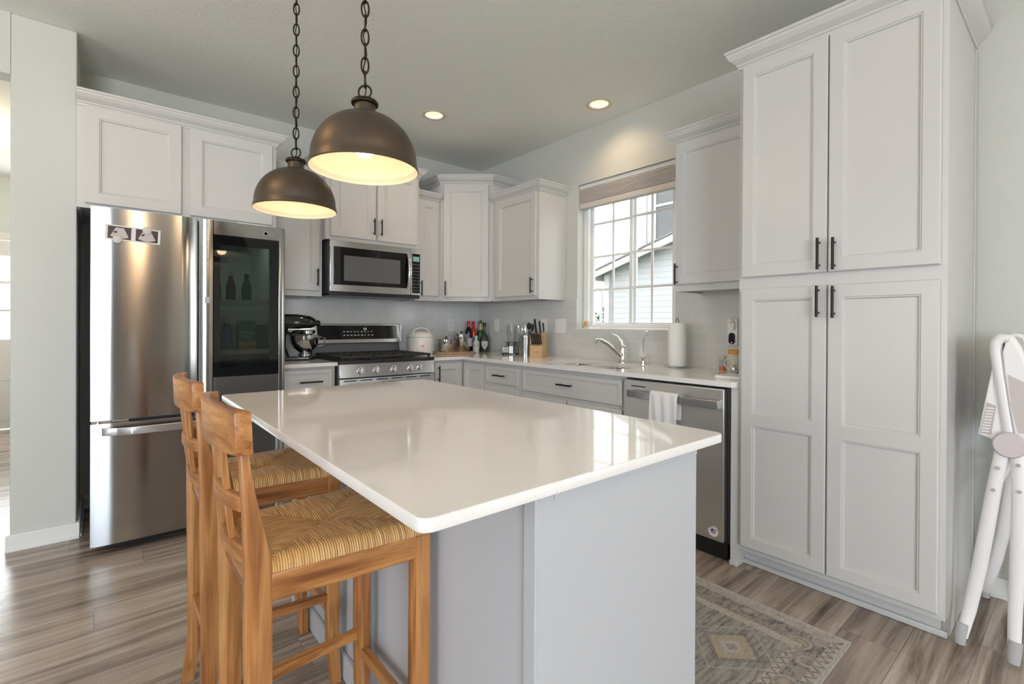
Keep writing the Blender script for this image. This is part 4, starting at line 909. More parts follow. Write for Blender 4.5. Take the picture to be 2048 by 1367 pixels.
# rice cooker
x, y = -.79, -.20
t = thing('rice_cooker', 'white rice cooker with a carry handle right of the range', 'rice cooker', (x, y, CT))
m = MB(); m.lathe([(0, 0), (.100, 0), (.106, .008), (.112, .05), (.114, .12), (.110, .150), (.108, .152)], x, y, CT, 40); m.build('cooker_body', 'cooker_white', t)
m = MB(); m.lathe([(.108, .1525), (.113, .156), (.112, .168), (.100, .188), (.070, .200), (0, .204)], x, y, CT, 40); m.build('lid', 'cooker_white', t)
m = MB(); m.tube([(x-.085, y, CT+.188)]+[(x-.085+.17*i/10, y, CT+.195+.040*math.sin(PI*i/10)**.6) for i in range(1, 10)]+[(x+.085, y, CT+.188)], .008, 10, flat=1.8, up=(0, 0, 1)); m.build('handle', 'cooker_white', t)
a = math.radians(-80)
def TRC(u, v, d, x=x, y=y, a=a): q = a+u/.115; return (x+(.1145+d)*math.cos(q), y+(.1145+d)*math.sin(q), CT+v)
m = MB()
for k in range(4): m.box(.020+.013*k, .033+.013*k, .04, .105, 0, .002, 0, TRC)
pc = m.build('control_plate', 'paper_white', t)
m = MB()
for u, v in ((.028, .085), (.045, .085), (.060, .085), (.028, .055), (.045, .055)): m.box(u, u+.008, v, v+.007, .002, .003, 0, TRC)
m.build('buttons', 'grey_text', pc)
m = MB(); m.box(-.075, -.050, .07, .085, 0, .0015, 0, TRC); m.build('flower_print', 'cooker_pink', t)
# round board with two steel pots
x, y = -.455, -.225
m = MB(); m.lathe([(0, 0), (.195, 0), (.2, .004), (.2, .011), (.195, .015), (0, .015)], x, y, CT, 48)
tag(m.build('serving_board', 'board_wood'), 'round wooden board under the two steel pots', 'board')
def pot(x, y, r, h, label):
    t = thing('canister_pot', label, 'pot', (x, y, CT+.0152), 'steel pots on the round board'); z = CT+.0152
    m = MB(); m.lathe([(0, 0), (r-.004, 0), (r, .004), (r, h-.006), (r+.005, h-.002), (r+.005, h), (r-.002, h), (r-.003, h-.006), (r-.003, .004), (0, .004)], x, y, z, 40); m.build('pot_body', 'pot_steel', t)
    m = MB(); m.lathe([(r+.003, h+.0005), (r+.004, h+.004), (r*.8, h+.008), (0, h+.010)], x, y, z, 40); l = m.build('lid', 'pot_steel', t)
    m = MB(); m.lathe([(0, 0), (.008, 0), (.008, .010), (.013, .014), (.013, .02), (0, .022)], x, y, z+h+.009, 16); m.build('lid_knob', 'black_plastic', l)
    for a in (math.radians(-150), math.radians(10)):
        c, s_ = math.cos(a), math.sin(a); px, py = -s_, c
        m = MB(); m.tube([(x+c*(r-.001)+px*.022, y+s_*(r-.001)+py*.022, z+h*.82), (x+c*(r+.026)+px*.020, y+s_*(r+.026)+py*.020, z+h*.80), (x+c*(r+.026)-px*.020, y+s_*(r+.026)-py*.020, z+h*.80), (x+c*(r-.001)-px*.022, y+s_*(r-.001)-py*.022, z+h*.82)], .0045, 8); m.build('handle', 'pot_steel', t)
pot(-.558, -.255, .068, .112, 'shorter steel pot on the round board, next to the rice cooker')
pot(-.358, -.205, .062, .158, 'taller steel pot on the round board, next to the red-capped wine bottle')
def bottle(name, label, x, y, prof, mat, parts, cat='bottle', z=None):
    z = CT if z is None else z; t = thing(name, label, cat, (x, y, z), 'bottles in the tiled corner')
    m = MB(); m.lathe(prof, x, y, z, 28); m.build('bottle_body', mat, t)
    for nm, pr, mt in parts: m = MB(); m.lathe(pr, x, y, z, 28, caps=False); m.build(nm, mt, t)
WB = [(0, .002), (.030, 0), (.0365, .004), (.0365, .185), (.034, .205), (.020, .232), (.0145, .245), (.0135, .29), (0, .29)]
bottle('wine_bottle', 'dark wine bottle with a red foil cap and white label', -.232, -.140, WB, 'wine_dark', [('foil_cap', [(.0148, .236), (.0152, .24), (.0148, .296), (.013, .298), (0, .298)], 'red_foil'), ('label', [(.0367, .055), (.0369, .056), (.0369, .135), (.0367, .136)], 'paper_white')])
bottle('wine_bottle', 'rose wine bottle with a red foil cap, second from the left', -.136, -.088, WB, 'rose_wine', [('foil_cap', [(.0148, .225), (.0152, .23), (.0148, .296), (.013, .298), (0, .298)], 'red_foil'), ('label', [(.0367, .11), (.0369, .111), (.0369, .15), (.0367, .151)], 'carton_blue')])
bottle('squeeze_bottle', 'small white bottle standing in front of the rose wine bottle', -.196, -.216, [(0, 0), (.029, 0), (.031, .004), (.031, .085), (.026, .105), (.015, .118), (.014, .145), (.016, .146), (.014, .158), (0, .158)], 'paper_white', [('label', [(.0312, .05), (.0314, .051), (.0314, .08), (.0312, .081)], 'mag_stone')])
bottle('champagne_bottle', 'green bottle with gold neck foil in the tiled corner', -.055, -.096, [(0, .002), (.036, 0), (.041, .004), (.041, .15), (.036, .185), (.022, .22), (.016, .25), (.0155, .28), (.018, .281), (.018, .287), (0, .287)], 'bottle_green', [('neck_foil', [(.0272, .212), (.0225, .226), (.0168, .25), (.0160, .272)], 'gold_foil'), ('foil_cap', [(.0182, .272), (.019, .28), (.0185, .29), (.010, .300), (.006, .312), (0, .313)], 'olive_cap'), ('label', [(.0412, .03), (.0415, .031), (.0415, .095), (.0412, .096)], 'label_green')])
bottle('liqueur_bottle', 'dark bottle with a shield-shaped pale label nearest the corner outlet', -.083, -.200, [(0, .002), (.040, 0), (.044, .004), (.044, .125), (.038, .148), (.018, .175), (.0135, .20), (.0135, .262), (0, .262)], 'bottle_grey', [('cap', [(.0150, .252), (.0155, .254), (.0155, .283), (.013, .285), (0, .285)], 'black_plastic')])
lq = [o for o in C.objects if o.name == 'liqueur_bottle'][0]
def TL(u, v, d, a0=math.radians(-125)): q = a0+u/.044; return (-.083+(.0443+d)*math.cos(q), -.200+(.0443+d)*math.sin(q), CT+v)
def band(poly_cols, d, mat, name):
    m = MB(); V = []; F = []
    for u, lo, hi in poly_cols: V += [TL(u, lo, d), TL(u, hi, d)]
    for i in range(len(poly_cols)-1): q = 2*i; F.append((q, q+2, q+3, q+1))
    return m._add(V, F).build(name, mat, lq, smooth=False)
band([(-.034+.0085*k, .02+.045*abs(k-4)/4, .105) for k in range(9)], .0004, 'label_green', 'label')
band([(-.034+.0085*k, .108, .124) for k in range(9)], .0005, 'photo_black', 'label_band')
band([(-.010+.005*k, .045+.016*abs(k-2)/2, .077-.016*abs(k-2)/2) for k in range(5)], .0008, 'grey_text', 'label_mark')
# blender
x, y = -.125, -.665; RB = math.radians(-42); cs, sn = math.cos(RB), math.sin(RB)
def TBL(u, v, z): return (x+u*cs-v*sn, y+u*sn+v*cs, CT+z)
t = thing('blender', 'small steel and glass food blender left of the utensil holder', 'blender', (x, y, CT))
m = MB(); m.prism(rounded(-.085, .058, -.058, .058, .035, (1, 1, 1, 1)), 0, .012, T=TBL); m.build('foot', 'black_plastic', t)
m = MB(); m.lathe([(.056, .0125), (.056, .075), (.050, .082), (.0, .082)], 0.0, 0, 0, 32, TBL); m.box(-.083, -.02, -.050, .050, .0125, .068, .006, TBL); bo = m.build('motor_base', 'brushed_steel', t)
m = MB(); m.box(-.0845, -.083, -.042, .042, .046, .062, 0, TBL); m.box(-.0845, -.083, -.042, .042, .020, .040, 0, TBL); m.build('key_panel', 'black_glass', bo)
m = MB(); m.lathe([(.047, .083), (.045, .108), (.062, .110), (.062, .114), (.0, .114)], 0, 0, 0, 32, TBL); m.build('collar', 'dark_grey', t)
m = MB(); m.lathe([(.036, .1145), (.042, .150), (.046, .262), (.044, .262), (.040, .150), (.034, .118), (0, .118)], 0, 0, 0, 32, TBL); m.build('jar', 'clear_glass', t)
m = MB(); m.lathe([(.020, .263), (.020, .266), (.047, .266), (.047, .272), (0, .274)], 0, 0, 0, 32, TBL); m.build('jar_lid', 'clear_glass', t)
# utensil holder
x, y = -.15, -.895; r, h = .060, .178
t = thing('utensil_holder', 'perforated steel utensil holder between the blender and the knife block', 'holder', (x, y, CT))
m = MB(); n = 48; V = []; F = []
zs = [.0]+[.022+.0065*k for k in range(22)]+[h]
for z in zs:
    for i in range(n): a = 2*PI*i/n; V.append((x+r*math.cos(a), y+r*math.sin(a), CT+z))
for k in range(len(zs)-1):
    for i in range(n):
        j = (i+1) % n
        if 0 < k < 22 and k % 2 == 1 and i % 3 != 0 and (i//3) % 1 == 0 and i % 3 == 1: continue
        F.append((k*n+i, k*n+j, (k+1)*n+j, (k+1)*n+i))
m._add(V, F); m.lathe([(0, .0), (r, .0), (r-.002, .003), (0, .003)], x, y, CT, n); m.tube([(x+r*math.cos(2*PI*i/n), y+r*math.sin(2*PI*i/n), CT+h) for i in range(n)], .0022, 8, closed=True)
m.build('holder_body', 'brushed_steel', t)
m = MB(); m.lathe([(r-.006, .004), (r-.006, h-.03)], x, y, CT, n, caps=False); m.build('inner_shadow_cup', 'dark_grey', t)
random.seed(11)
def utensil(label, ux, uy, lean, L, mat, head):
    p0 = Vector((x+ux*.4, y+uy*.4, CT+.006)); p1 = p0+Vector((lean[0], lean[1], 1)).normalized()*L; d = (p1-p0).normalized()
    t = thing('kitchen_utensil', label, 'utensil', tuple(p0), 'utensils in the steel holder')
    m = MB(); m.cyl(tuple(p0), tuple(p1), .0035, 8); m.build('shaft', mat, t)
    sd = d.cross(Vector((0, 0, 1))).normalized() if d.cross(Vector((0, 0, 1))).length > .01 else Vector((1, 0, 0))
    m = MB()
    if head == 'whisk':
        for k in range(6):
            a = PI*k/6; e = sd*math.cos(a)+d.cross(sd)*math.sin(a)
            m.tube([tuple(p1+d*(.085*math.sin(PI*q/16*1.0) if False else .09*(1-abs(q-8)/8)**.6)+e*(.024*math.sin(PI*(q-8)/8*.5)*((1-abs(q-8)/8)**.35 if abs(q-8) < 8 else 0))) for q in range(17)], .0011, 5)
        m.build('whisk_wires', 'chrome', t)
    elif head == 'fork':
        for k in range(4): o_ = sd*(-.012+.008*k); m.tube([tuple(p1), tuple(p1+d*.02+o_), tuple(p1+d*.06+o_)], .0016, 6)
        m.build('tines', mat, t)
    else:
        m.sphere(tuple(p1+d*.03), .022, 1, .9, 1.35, 14); m.build('spoon_bowl', mat, t)
utensil('steel whisk with long wires leaning left in the utensil holder', -.04, .05, (-.05, .18), .155, 'chrome', 'whisk')
utensil('steel serving fork leaning left in the utensil holder', -.02, .02, (-.12, .22), .20, 'chrome', 'fork')
utensil('steel slotted fork standing upright in the utensil holder', .03, .03, (.05, .10), .20, 'chrome', 'fork')
utensil('steel whisk near the middle of the utensil holder', -.03, -.01, (-.10, .02), .165, 'chrome', 'whisk')
utensil('black plastic ladle leaning towards the knife block', .0, -.05, (-.10, -.16), .225, 'black_plastic', 'spoon')
utensil('dark grey plastic spoon low at the right rim of the utensil holder', .03, -.06, (.06, -.08), .155, 'utensil_grey', 'spoon')
# knife block: slopes back towards the right wall; front faces the camera
kx, ky = -.165, -1.075; RB2 = math.radians(28); c2, s2 = math.cos(RB2), math.sin(RB2)
def TK(u, v, z): return (kx+u*c2-v*s2, ky+u*s2+v*c2, CT+z)       # u: back to front is -u
t = thing('knife_block', 'light wooden knife block full of black-handled knives', 'knife block', (kx, ky, CT))
m = MB(); hw = .052
m.prism([(-.095, 0), (.085, 0), (.015, .205), (-.045, .180), (-.040, .098), (-.095, .098)], -hw, hw, axis=1, T=TK, bev=0); m.build('block', 'block_wood', t)
m = MB(); m.box(-.0958, -.0952, -.018, .014, .042, .046, 0, TK); m.build('stamp', 'brown_card', t)
def knife(label, u, v, z, L, lean, w_=.011):
    d = Vector((-lean, 0, 1)).normalized()
    p = lambda s_: (u+d.x*s_, v, z+d.z*s_)
    base = TK(u, v, z); t = thing('knife', label, 'knife', base, 'knives in the wooden block')
    m = MB(); m.tube([p(.012), p(.02), p(L*.5), p(L*.85), p(L)], [w_*.8, w_, w_*.92, w_*1.12, w_*.7], 12, TK, flat=.62, up=(1, 0, 0)); hd = m.build('handle', 'black_plastic', t)
    m = MB(); m.cyl(p(.0), p(.013), w_*.7, 10, TK); m.build('bolster', 'chrome', t)
    m = MB()
    for q in (.3, .55, .8): c = p(L*q); m.cyl((c[0], c[1]-w_*.72, c[2]), (c[0], c[1]+w_*.72, c[2]), .0022, 8, TK)
    m.build('rivets', 'chrome', hd)
for k in range(6):
    knife('%s steak knife in the low front row of the wooden block' % (('leftmost', 'second from left', 'third from left', 'third from right', 'second from right', 'rightmost')[k]), -.066, .040-.016*k, .0985, .105, .36, .0092)
knife('large black chef knife, tallest handle in the wooden block', -.018, .020, .1915, .135, .42, .013)
knife('black bread knife handle right of the tallest knife in the block', -.016, -.016, .1925, .115, .36, .012)
knife('black utility knife at the right of the upper row in the block', .004, -.038, .2005, .090, .34, .010)
t = thing('kitchen_scissors', 'black-handled kitchen scissors at the left of the knife block', 'scissors', TK(-.03, .044, .186), None)
m = MB()
for o in (-.02, .02):
    m.tube([TK(-.055+o*.5+.018*math.cos(2*PI*i/14), .044+o*.3, .245+.026*math.sin(2*PI*i/14)) for i in range(14)], .006, 8, closed=True)
m.build('handles', 'black_plastic', t)
m = MB(); m.cyl(TK(-.034, .044, .188), TK(-.052, .044, .222), .007, 8); m.build('blades', 'chrome', t)
# taps
fx, fy = -.095, -1.875
t = thing('kitchen_faucet', 'chrome single-lever faucet behind the large sink bowl', 'faucet', (fx, fy, CT))
m = MB(); m.lathe([(0, 0), (.032, 0), (.032, .006), (.026, .012), (.024, .05), (.026, .09), (.024, .115), (.015, .125), (0, .127)], fx, fy, CT, 28); m.build('faucet_body', 'chrome', t)
m = MB(); m.tube([(fx-.010, fy+.006, CT+.035), (fx-.05, fy+.030, CT+.085), (fx-.10, fy+.058, CT+.135), (fx-.15, fy+.078, CT+.160), (fx-.185, fy+.090, CT+.160), (fx-.200, fy+.094, CT+.138)], [.018, .016, .014, .014, .015, .014], 14); m.build('spout', 'chrome', t)
m = MB(); m.tube([(fx, fy, CT+.12), (fx-.004, fy+.010, CT+.15), (fx-.02, fy+.035, CT+.185), (fx-.045, fy+.068, CT+.205)], [.013, .010, .009, .006], 10); m.build('lever', 'chrome', t)
fx, fy = -.095, -2.045
t = thing('filter_faucet', 'slim chrome filtered-water tap with a thin bent spout', 'faucet', (fx, fy, CT))
m = MB(); m.lathe([(0, 0), (.024, 0), (.024, .005), (.017, .008), (.014, .03), (.017, .04), (.017, .06), (.010, .066), (0, .066)], fx, fy, CT, 24)
m.cyl((fx, fy, CT+.045), (fx-.03, fy-.045, CT+.070), .011, 14); m.build('faucet_body', 'chrome', t)
m = MB(); m.tube([(fx-.028, fy-.042, CT+.068), (fx-.030, fy-.055, CT+.045), (fx-.032, fy-.062, CT+.022)], [.006, .005, .006], 10); m.build('lever', 'chrome', t)
m = MB(); m.tube([(fx, fy, CT+.06), (fx, fy, CT+.155), (fx-.008, fy-.010, CT+.175), (fx-.045, fy-.055, CT+.222), (fx-.055, fy-.066, CT+.228), (fx-.068, fy-.078, CT+.222), (fx-.078, fy-.088, CT+.196)], .0052, 10); m.build('spout', 'chrome', t)
# paper towel
x, y = -.13, -2.325
t = thing('paper_towel_holder', 'steel paper towel stand left of the pantry', 'holder', (x, y, CT))
m = MB(); m.lathe([(0, .0), (.078, 0), (.080, .003), (.076, .008), (0, .009)], x, y, CT, 36); m.build('base_plate', 'brushed_steel', t)
m = MB(); m.cyl((x, y, CT+.009), (x, y, CT+.292), .006); m.build('rod', 'brushed_steel', t)
m = MB(); m.tube([(x+.010*math.cos(PI*i/8), y+.016*math.cos(PI*i/8), CT+.288+.030*math.sin(PI*i/8)) for i in range(9)], .0025, 8); m.build('loop', 'dark_grey', t)
m = MB(); m.lathe([(.019, .010), (.054, .010), (.055, .012), (.055, .282), (.053, .284), (.019, .284), (.019, .010)], x, y, CT, 40, caps=False)
tag(m.build('paper_towel_roll', 'paper_towel'), 'white paper towel roll on its steel stand', 'paper towel')
# things by the pantry
x, y = -.105, -2.614
t = thing('pill_bottle', 'small clear jar with a blue and red label', 'jar', (x, y, CT))
m = MB(); m.lathe([(0, 0), (.021, 0), (.022, .003), (.022, .066), (.019, .070)], x, y, CT, 24); m.build('jar_body', 'pill_clear', t)
m = MB(); m.lathe([(.0205, .0705), (.0205, .086), (0, .087)], x, y, CT, 24); m.build('lid', 'pill_clear', t)
m = MB(); m.lathe([(.0223, .028), (.0225, .029), (.0225, .062), (.0223, .063)], x, y, CT, 24, caps=False); m.build('label', 'pill_label', t)
m = MB(); m.lathe([(.0223, .004), (.0225, .005), (.0225, .026), (.0223, .027)], x, y, CT, 24, caps=False); m.build('label_band', 'pill_red', t)
x, y = -.145, -2.705
t = thing('glass_jar', 'cream jar with an orange lid against the pantry side', 'jar', (x, y, CT))
m = MB(); m.lathe([(0, 0), (.043, 0), (.046, .004), (.046, .085), (.040, .100), (.034, .108)], x, y, CT, 28); m.build('jar_body', 'jar_cream', t)
m = MB(); m.lathe([(.036, .1085), (.037, .112), (.037, .128), (.035, .130), (0, .130)], x, y, CT, 28); m.build('lid', 'orange_lid', t)
TJ = lambda u, v, d: (x-.0466-d, y+.010+u, CT+.052+v)
m = MB(); m.lathe([(.026, 0), (.030, .002), (.030, 0)], 0, 0, 0, 24, TJ, caps=False); m.build('lid_ring', 'plastic_white', t)
m = MB(); m.sphere((-.215, -2.735, CT+.024), .024, 1, 1, 1, 18); tag(m.build('glass_ball', 'chrome'), 'small shiny ball at the foot of the orange-lidded jar', 'ornament')
m = MB(); m.prism(rounded(-.535, -.36, -2.925, -2.775, .02, (1, 1, 1, 1)), CT, CT+.016, bev=.004); tag(m.build('tray', 'plastic_white'), 'small white tray at the front corner beside the pantry', 'tray')
t = thing('plug_in_camera', 'white plug-in camera with a black oval face above the orange-lidded jar', 'camera', (-.03, -2.64, 1.10))
m = MB(); m.box(-.055, -.016, -2.675, -2.615, 1.075, 1.235, .008); m.build('camera_body', 'plastic_white', t)
m = MB(); m.prism([(-2.645+.019*math.cos(2*PI*i/20), 1.115+.022*(1 if math.sin(2*PI*i/20) > 0 else -1)*(.7)+.019*math.sin(2*PI*i/20)) for i in range(20)], -.062, -.0555, axis=0); fc = m.build('camera_face', 'black_glass', t)
m = MB(); m.box(-.0630, -.0622, -2.648, -2.642, 1.088, 1.093); m.build('indicator', 'led_blue', fc)
m = MB(); m.tube([(-.058, -2.635, 1.21), (-.075, -2.650, 1.225), (-.080, -2.665, 1.20), (-.062, -2.655, 1.17)], .007, 8); m.build('cord_wrap', 'plastic_white', t)
# sill ornament
t = thing('heart_ornament', 'small heart-shaped ornament with an orange figure on the window sill', 'ornament', (.035, -1.405, WZ0+.0145))
hp = []
for i in range(28):
    a = 2*PI*i/28; hx = 16*math.sin(a)**3; hy = 13*math.cos(a)-5*math.cos(2*a)-2*math.cos(3*a)-math.cos(4*a); hp.append((-1.405+hx*.0021, WZ0+.0145+.036+hy*.0021))
m = MB(); m.prism(hp, .030, .042, axis=0, bev=.002); m.build('heart', 'heart_cream', t)
m = MB(); m.sphere((.030, -1.405, WZ0+.052), .014, .4, 1, 1.2); m.sphere((.030, -1.412, WZ0+.035), .012, .4, 1.2, .9); m.build('figure', 'heart_orange', t)
# outlets and switches
def plate(name, label, T, u, z, w_, h, kind, cat):
    t = thing(name, label, cat, T(u, .008, z))
    m = MB(); m.box(u-w_/2, u+w_/2, .0085, .013, z-h/2, z+h/2, .002, T); m.build('cover_plate', 'plastic_white', t)
    if kind == 'duplex':
        for dz in (.020, -.020):
            m = MB(); m.box(u-.017, u+.017, .0132, .0155, z+dz-.014, z+dz+.014, .004, T); s_ = m.build('socket', 'plastic_white', t)
            m = MB()
            for du in (-.007, .007): m.box(u+du-.0012, u+du+.0012, .0154, .0159, z+dz-.003, z+dz+.006, 0, T)
            m.box(u-.002, u+.002, .0154, .0159, z+dz-.010, z+dz-.006, 0, T); m.build('slots', 'dark_gap', s_)
    else:
        for k in range(kind):
            uc = u+(k-(kind-1)/2)*.046; m = MB(); m.box(uc-.016, uc+.016, .0132, .0160, z-.033, z+.033, .002, T); m.build('rocker', 'plastic_white', t)
plate('wall_outlet', 'white outlet above the two steel pots', TB, -.345, 1.182, .075, .122, 'duplex', 'outlet')
plate('light_switch', 'white single switch plate right of the bottles in the corner', TR, -.30, 1.182, .078, .122, 1, 'switch')
plate('light_switch', 'white single switch plate behind the knife block', TR, -.968, 1.180, .078, .122, 1, 'switch')
plate('light_switch', 'white double switch plate left of the window', TR, -1.165, 1.180, .120, .122, 2, 'switch')
plate('wall_outlet', 'white outlet behind the plug-in camera', TR, -2.64, 1.165, .078, .122, 'duplex', 'outlet')

# ================================================================== LAMPS
def pendant(x, y, label, zr=1.690, R=.166):
    t = thing('pendant_light', label, 'pendant lamp', (x, y, zr), 'bronze pendants over the island')
    m = MB(); H = .184
    prof = [(R+.004, .0), (R+.006, .004), (R+.004, .012), (R+.001, .022), (R, .026)]+[(R*math.cos(a)**.95, .026+(H-.026)*math.sin(a)) for a in [i/16*1.36 for i in range(1, 17)]]
    top = prof[-1]; prof += [(.036, H+.001), (.034, H+.006), (.033, H+.026), (.0, H+.026)]
    m.lathe(prof, x, y, zr, 56, caps=False); sh = m.build('shade', 'bronze', t, ang=40)
    m = MB(); inn = [(R+.0029, .0001), (R-.001, .014), (R-.004, .016), (R-.004, .026)]+[((R-.004)*math.cos(a)**.95, .026+(H-.032)*math.sin(a)) for a in [i/16*1.45 for i in range(1, 17)]]+[(0, H-.008)]
    m.lathe(inn, x, y, zr, 56, caps=False); m.build('shade_lining', 'shade_inner', sh, ang=60)
    m = MB(); m.lathe([(.033, H+.0265), (.042, H+.028), (.043, H+.035), (.038, H+.041), (.020, H+.044), (.006, H+.047), (.006, H+.055), (0, H+.055)], x, y, zr, 32, caps=False); m.build('cap', 'chain_metal', t)
    m = MB(); m.lathe([(0, .118), (.018, .118), (.018, .172), (0, .172)], x, y, zr, 20); so = m.build('socket', 'chain_metal', t)
    m = MB(); m.lathe([(0, .040), (.014, .043), (.026, .053), (.031, .068), (.029, .084), (.020, .102), (.014, .1175), (0, .1175)], x, y, zr, 28); m.build('bulb', 'bulb_glow', so)
    m = MB(); z = zr+H+.050
    m.tube([(x+.021*math.cos(2*PI*i/20)*.72, y-.021*math.cos(2*PI*i/20)*.70, z+.020+.021*math.sin(2*PI*i/20)) for i in range(20)], .0032, 8, closed=True)
    z += .036; k = 0; L_, p_ = .027, .043; hw_ = .0115
    while z+L_ < CEIL-.035:
        a = PI/4 if k % 2 == 0 else -PI/4; c_, s_ = math.cos(a+.4), math.sin(a+.4); ring = []
        for i in range(16):
            q = 2*PI*i/16; u = hw_*math.cos(q); v = .0265*math.sin(q)
            ring.append((x+u*c_, y+u*s_, z+.024+v))
        m.tube(ring, .0031, 6, closed=True); z += .0455; k += 1
    m.build('chain', 'chain_metal', t)
    m = MB(); m.tube([(x+.004*math.sin(i*1.1), y+.004*math.cos(i*1.3), zr+H+.05+(CEIL-zr-H-.07)*i/40) for i in range(41)], .002, 6); m.build('cord', 'chain_metal', t)
    m = MB(); m.lathe([(0, -.034), (.012, -.034), (.014, -.024), (.058, -.020), (.062, -.004), (.062, -.0005), (0, -.0005)], x, y, CEIL, 32); m.build('canopy', 'bronze', t)
    l = bpy.data.lights.new('pendant_glow', 'POINT'); l.energy = .75; l.color = (1, .73, .44); l.shadow_soft_size = .03
    lo = bpy.data.objects.new('pendant_glow', l); C.objects.link(lo); lo.location = (x, y, zr+.022)
pendant(-2.30, -2.515, 'bronze dome pendant on a chain, the nearer and larger-looking one')
pendant(-2.30, -1.775, 'bronze dome pendant on a chain, the farther one by the refrigerator')
def can(x, y, label):
    t = thing('recessed_light', label, 'ceiling light', (x, y, CEIL-.02), 'recessed ceiling lights')
    m = MB(); m.lathe([(.064, .0), (.090, -.0005), (.092, -.004), (.088, -.006), (.074, -.005), (.064, -.002), (.061, .004), (.050, .062), (.054, .062), (.065, .002)], x, y, CEIL, 40, caps=False); m.build('trim_ring', 'shade_inner', t)
    m = MB(); m.lathe([(0, .052), (.030, .053), (.049, .060), (.049, .064), (0, .064)], x, y, CEIL, 32); m.build('lens', 'can_glow', t)
    l = bpy.data.lights.new('can_beam', 'SPOT'); l.energy = 12; l.color = (1, .70, .42); l.spot_size = math.radians(150); l.spot_blend = 1; l.shadow_soft_size = .05
    lo = bpy.data.objects.new('can_beam', l); C.objects.link(lo); lo.location = (x, y, CEIL+.040)
can(-1.067, -.876, 'round recessed ceiling light, left of the two, nearer the corner')
can(-.277, -1.793, 'round recessed ceiling light, right of the two, above the window')
for px, py, e in ((-2.60, -6.6, 20), (-3.45, -2.0, 8), (-2.1, -4.6, 6)):                 # unseen warm lamps added to tint the column, pantry and refrigerator reflection
    l = bpy.data.lights.new('added_warm_lamp', 'POINT'); l.energy = e; l.color = (1, .64, .34); l.shadow_soft_size = .10
    lo = bpy.data.objects.new('added_warm_lamp', l); C.objects.link(lo); lo.location = (px, py, CEIL-.16)
l = bpy.data.lights.new('hall_lamp', 'POINT'); l.energy = 22; l.color = (1, .80, .58); l.shadow_soft_size = .12
lo = bpy.data.objects.new('hall_lamp', l); C.objects.link(lo); lo.location = (-4.0, 1.6, 2.5)

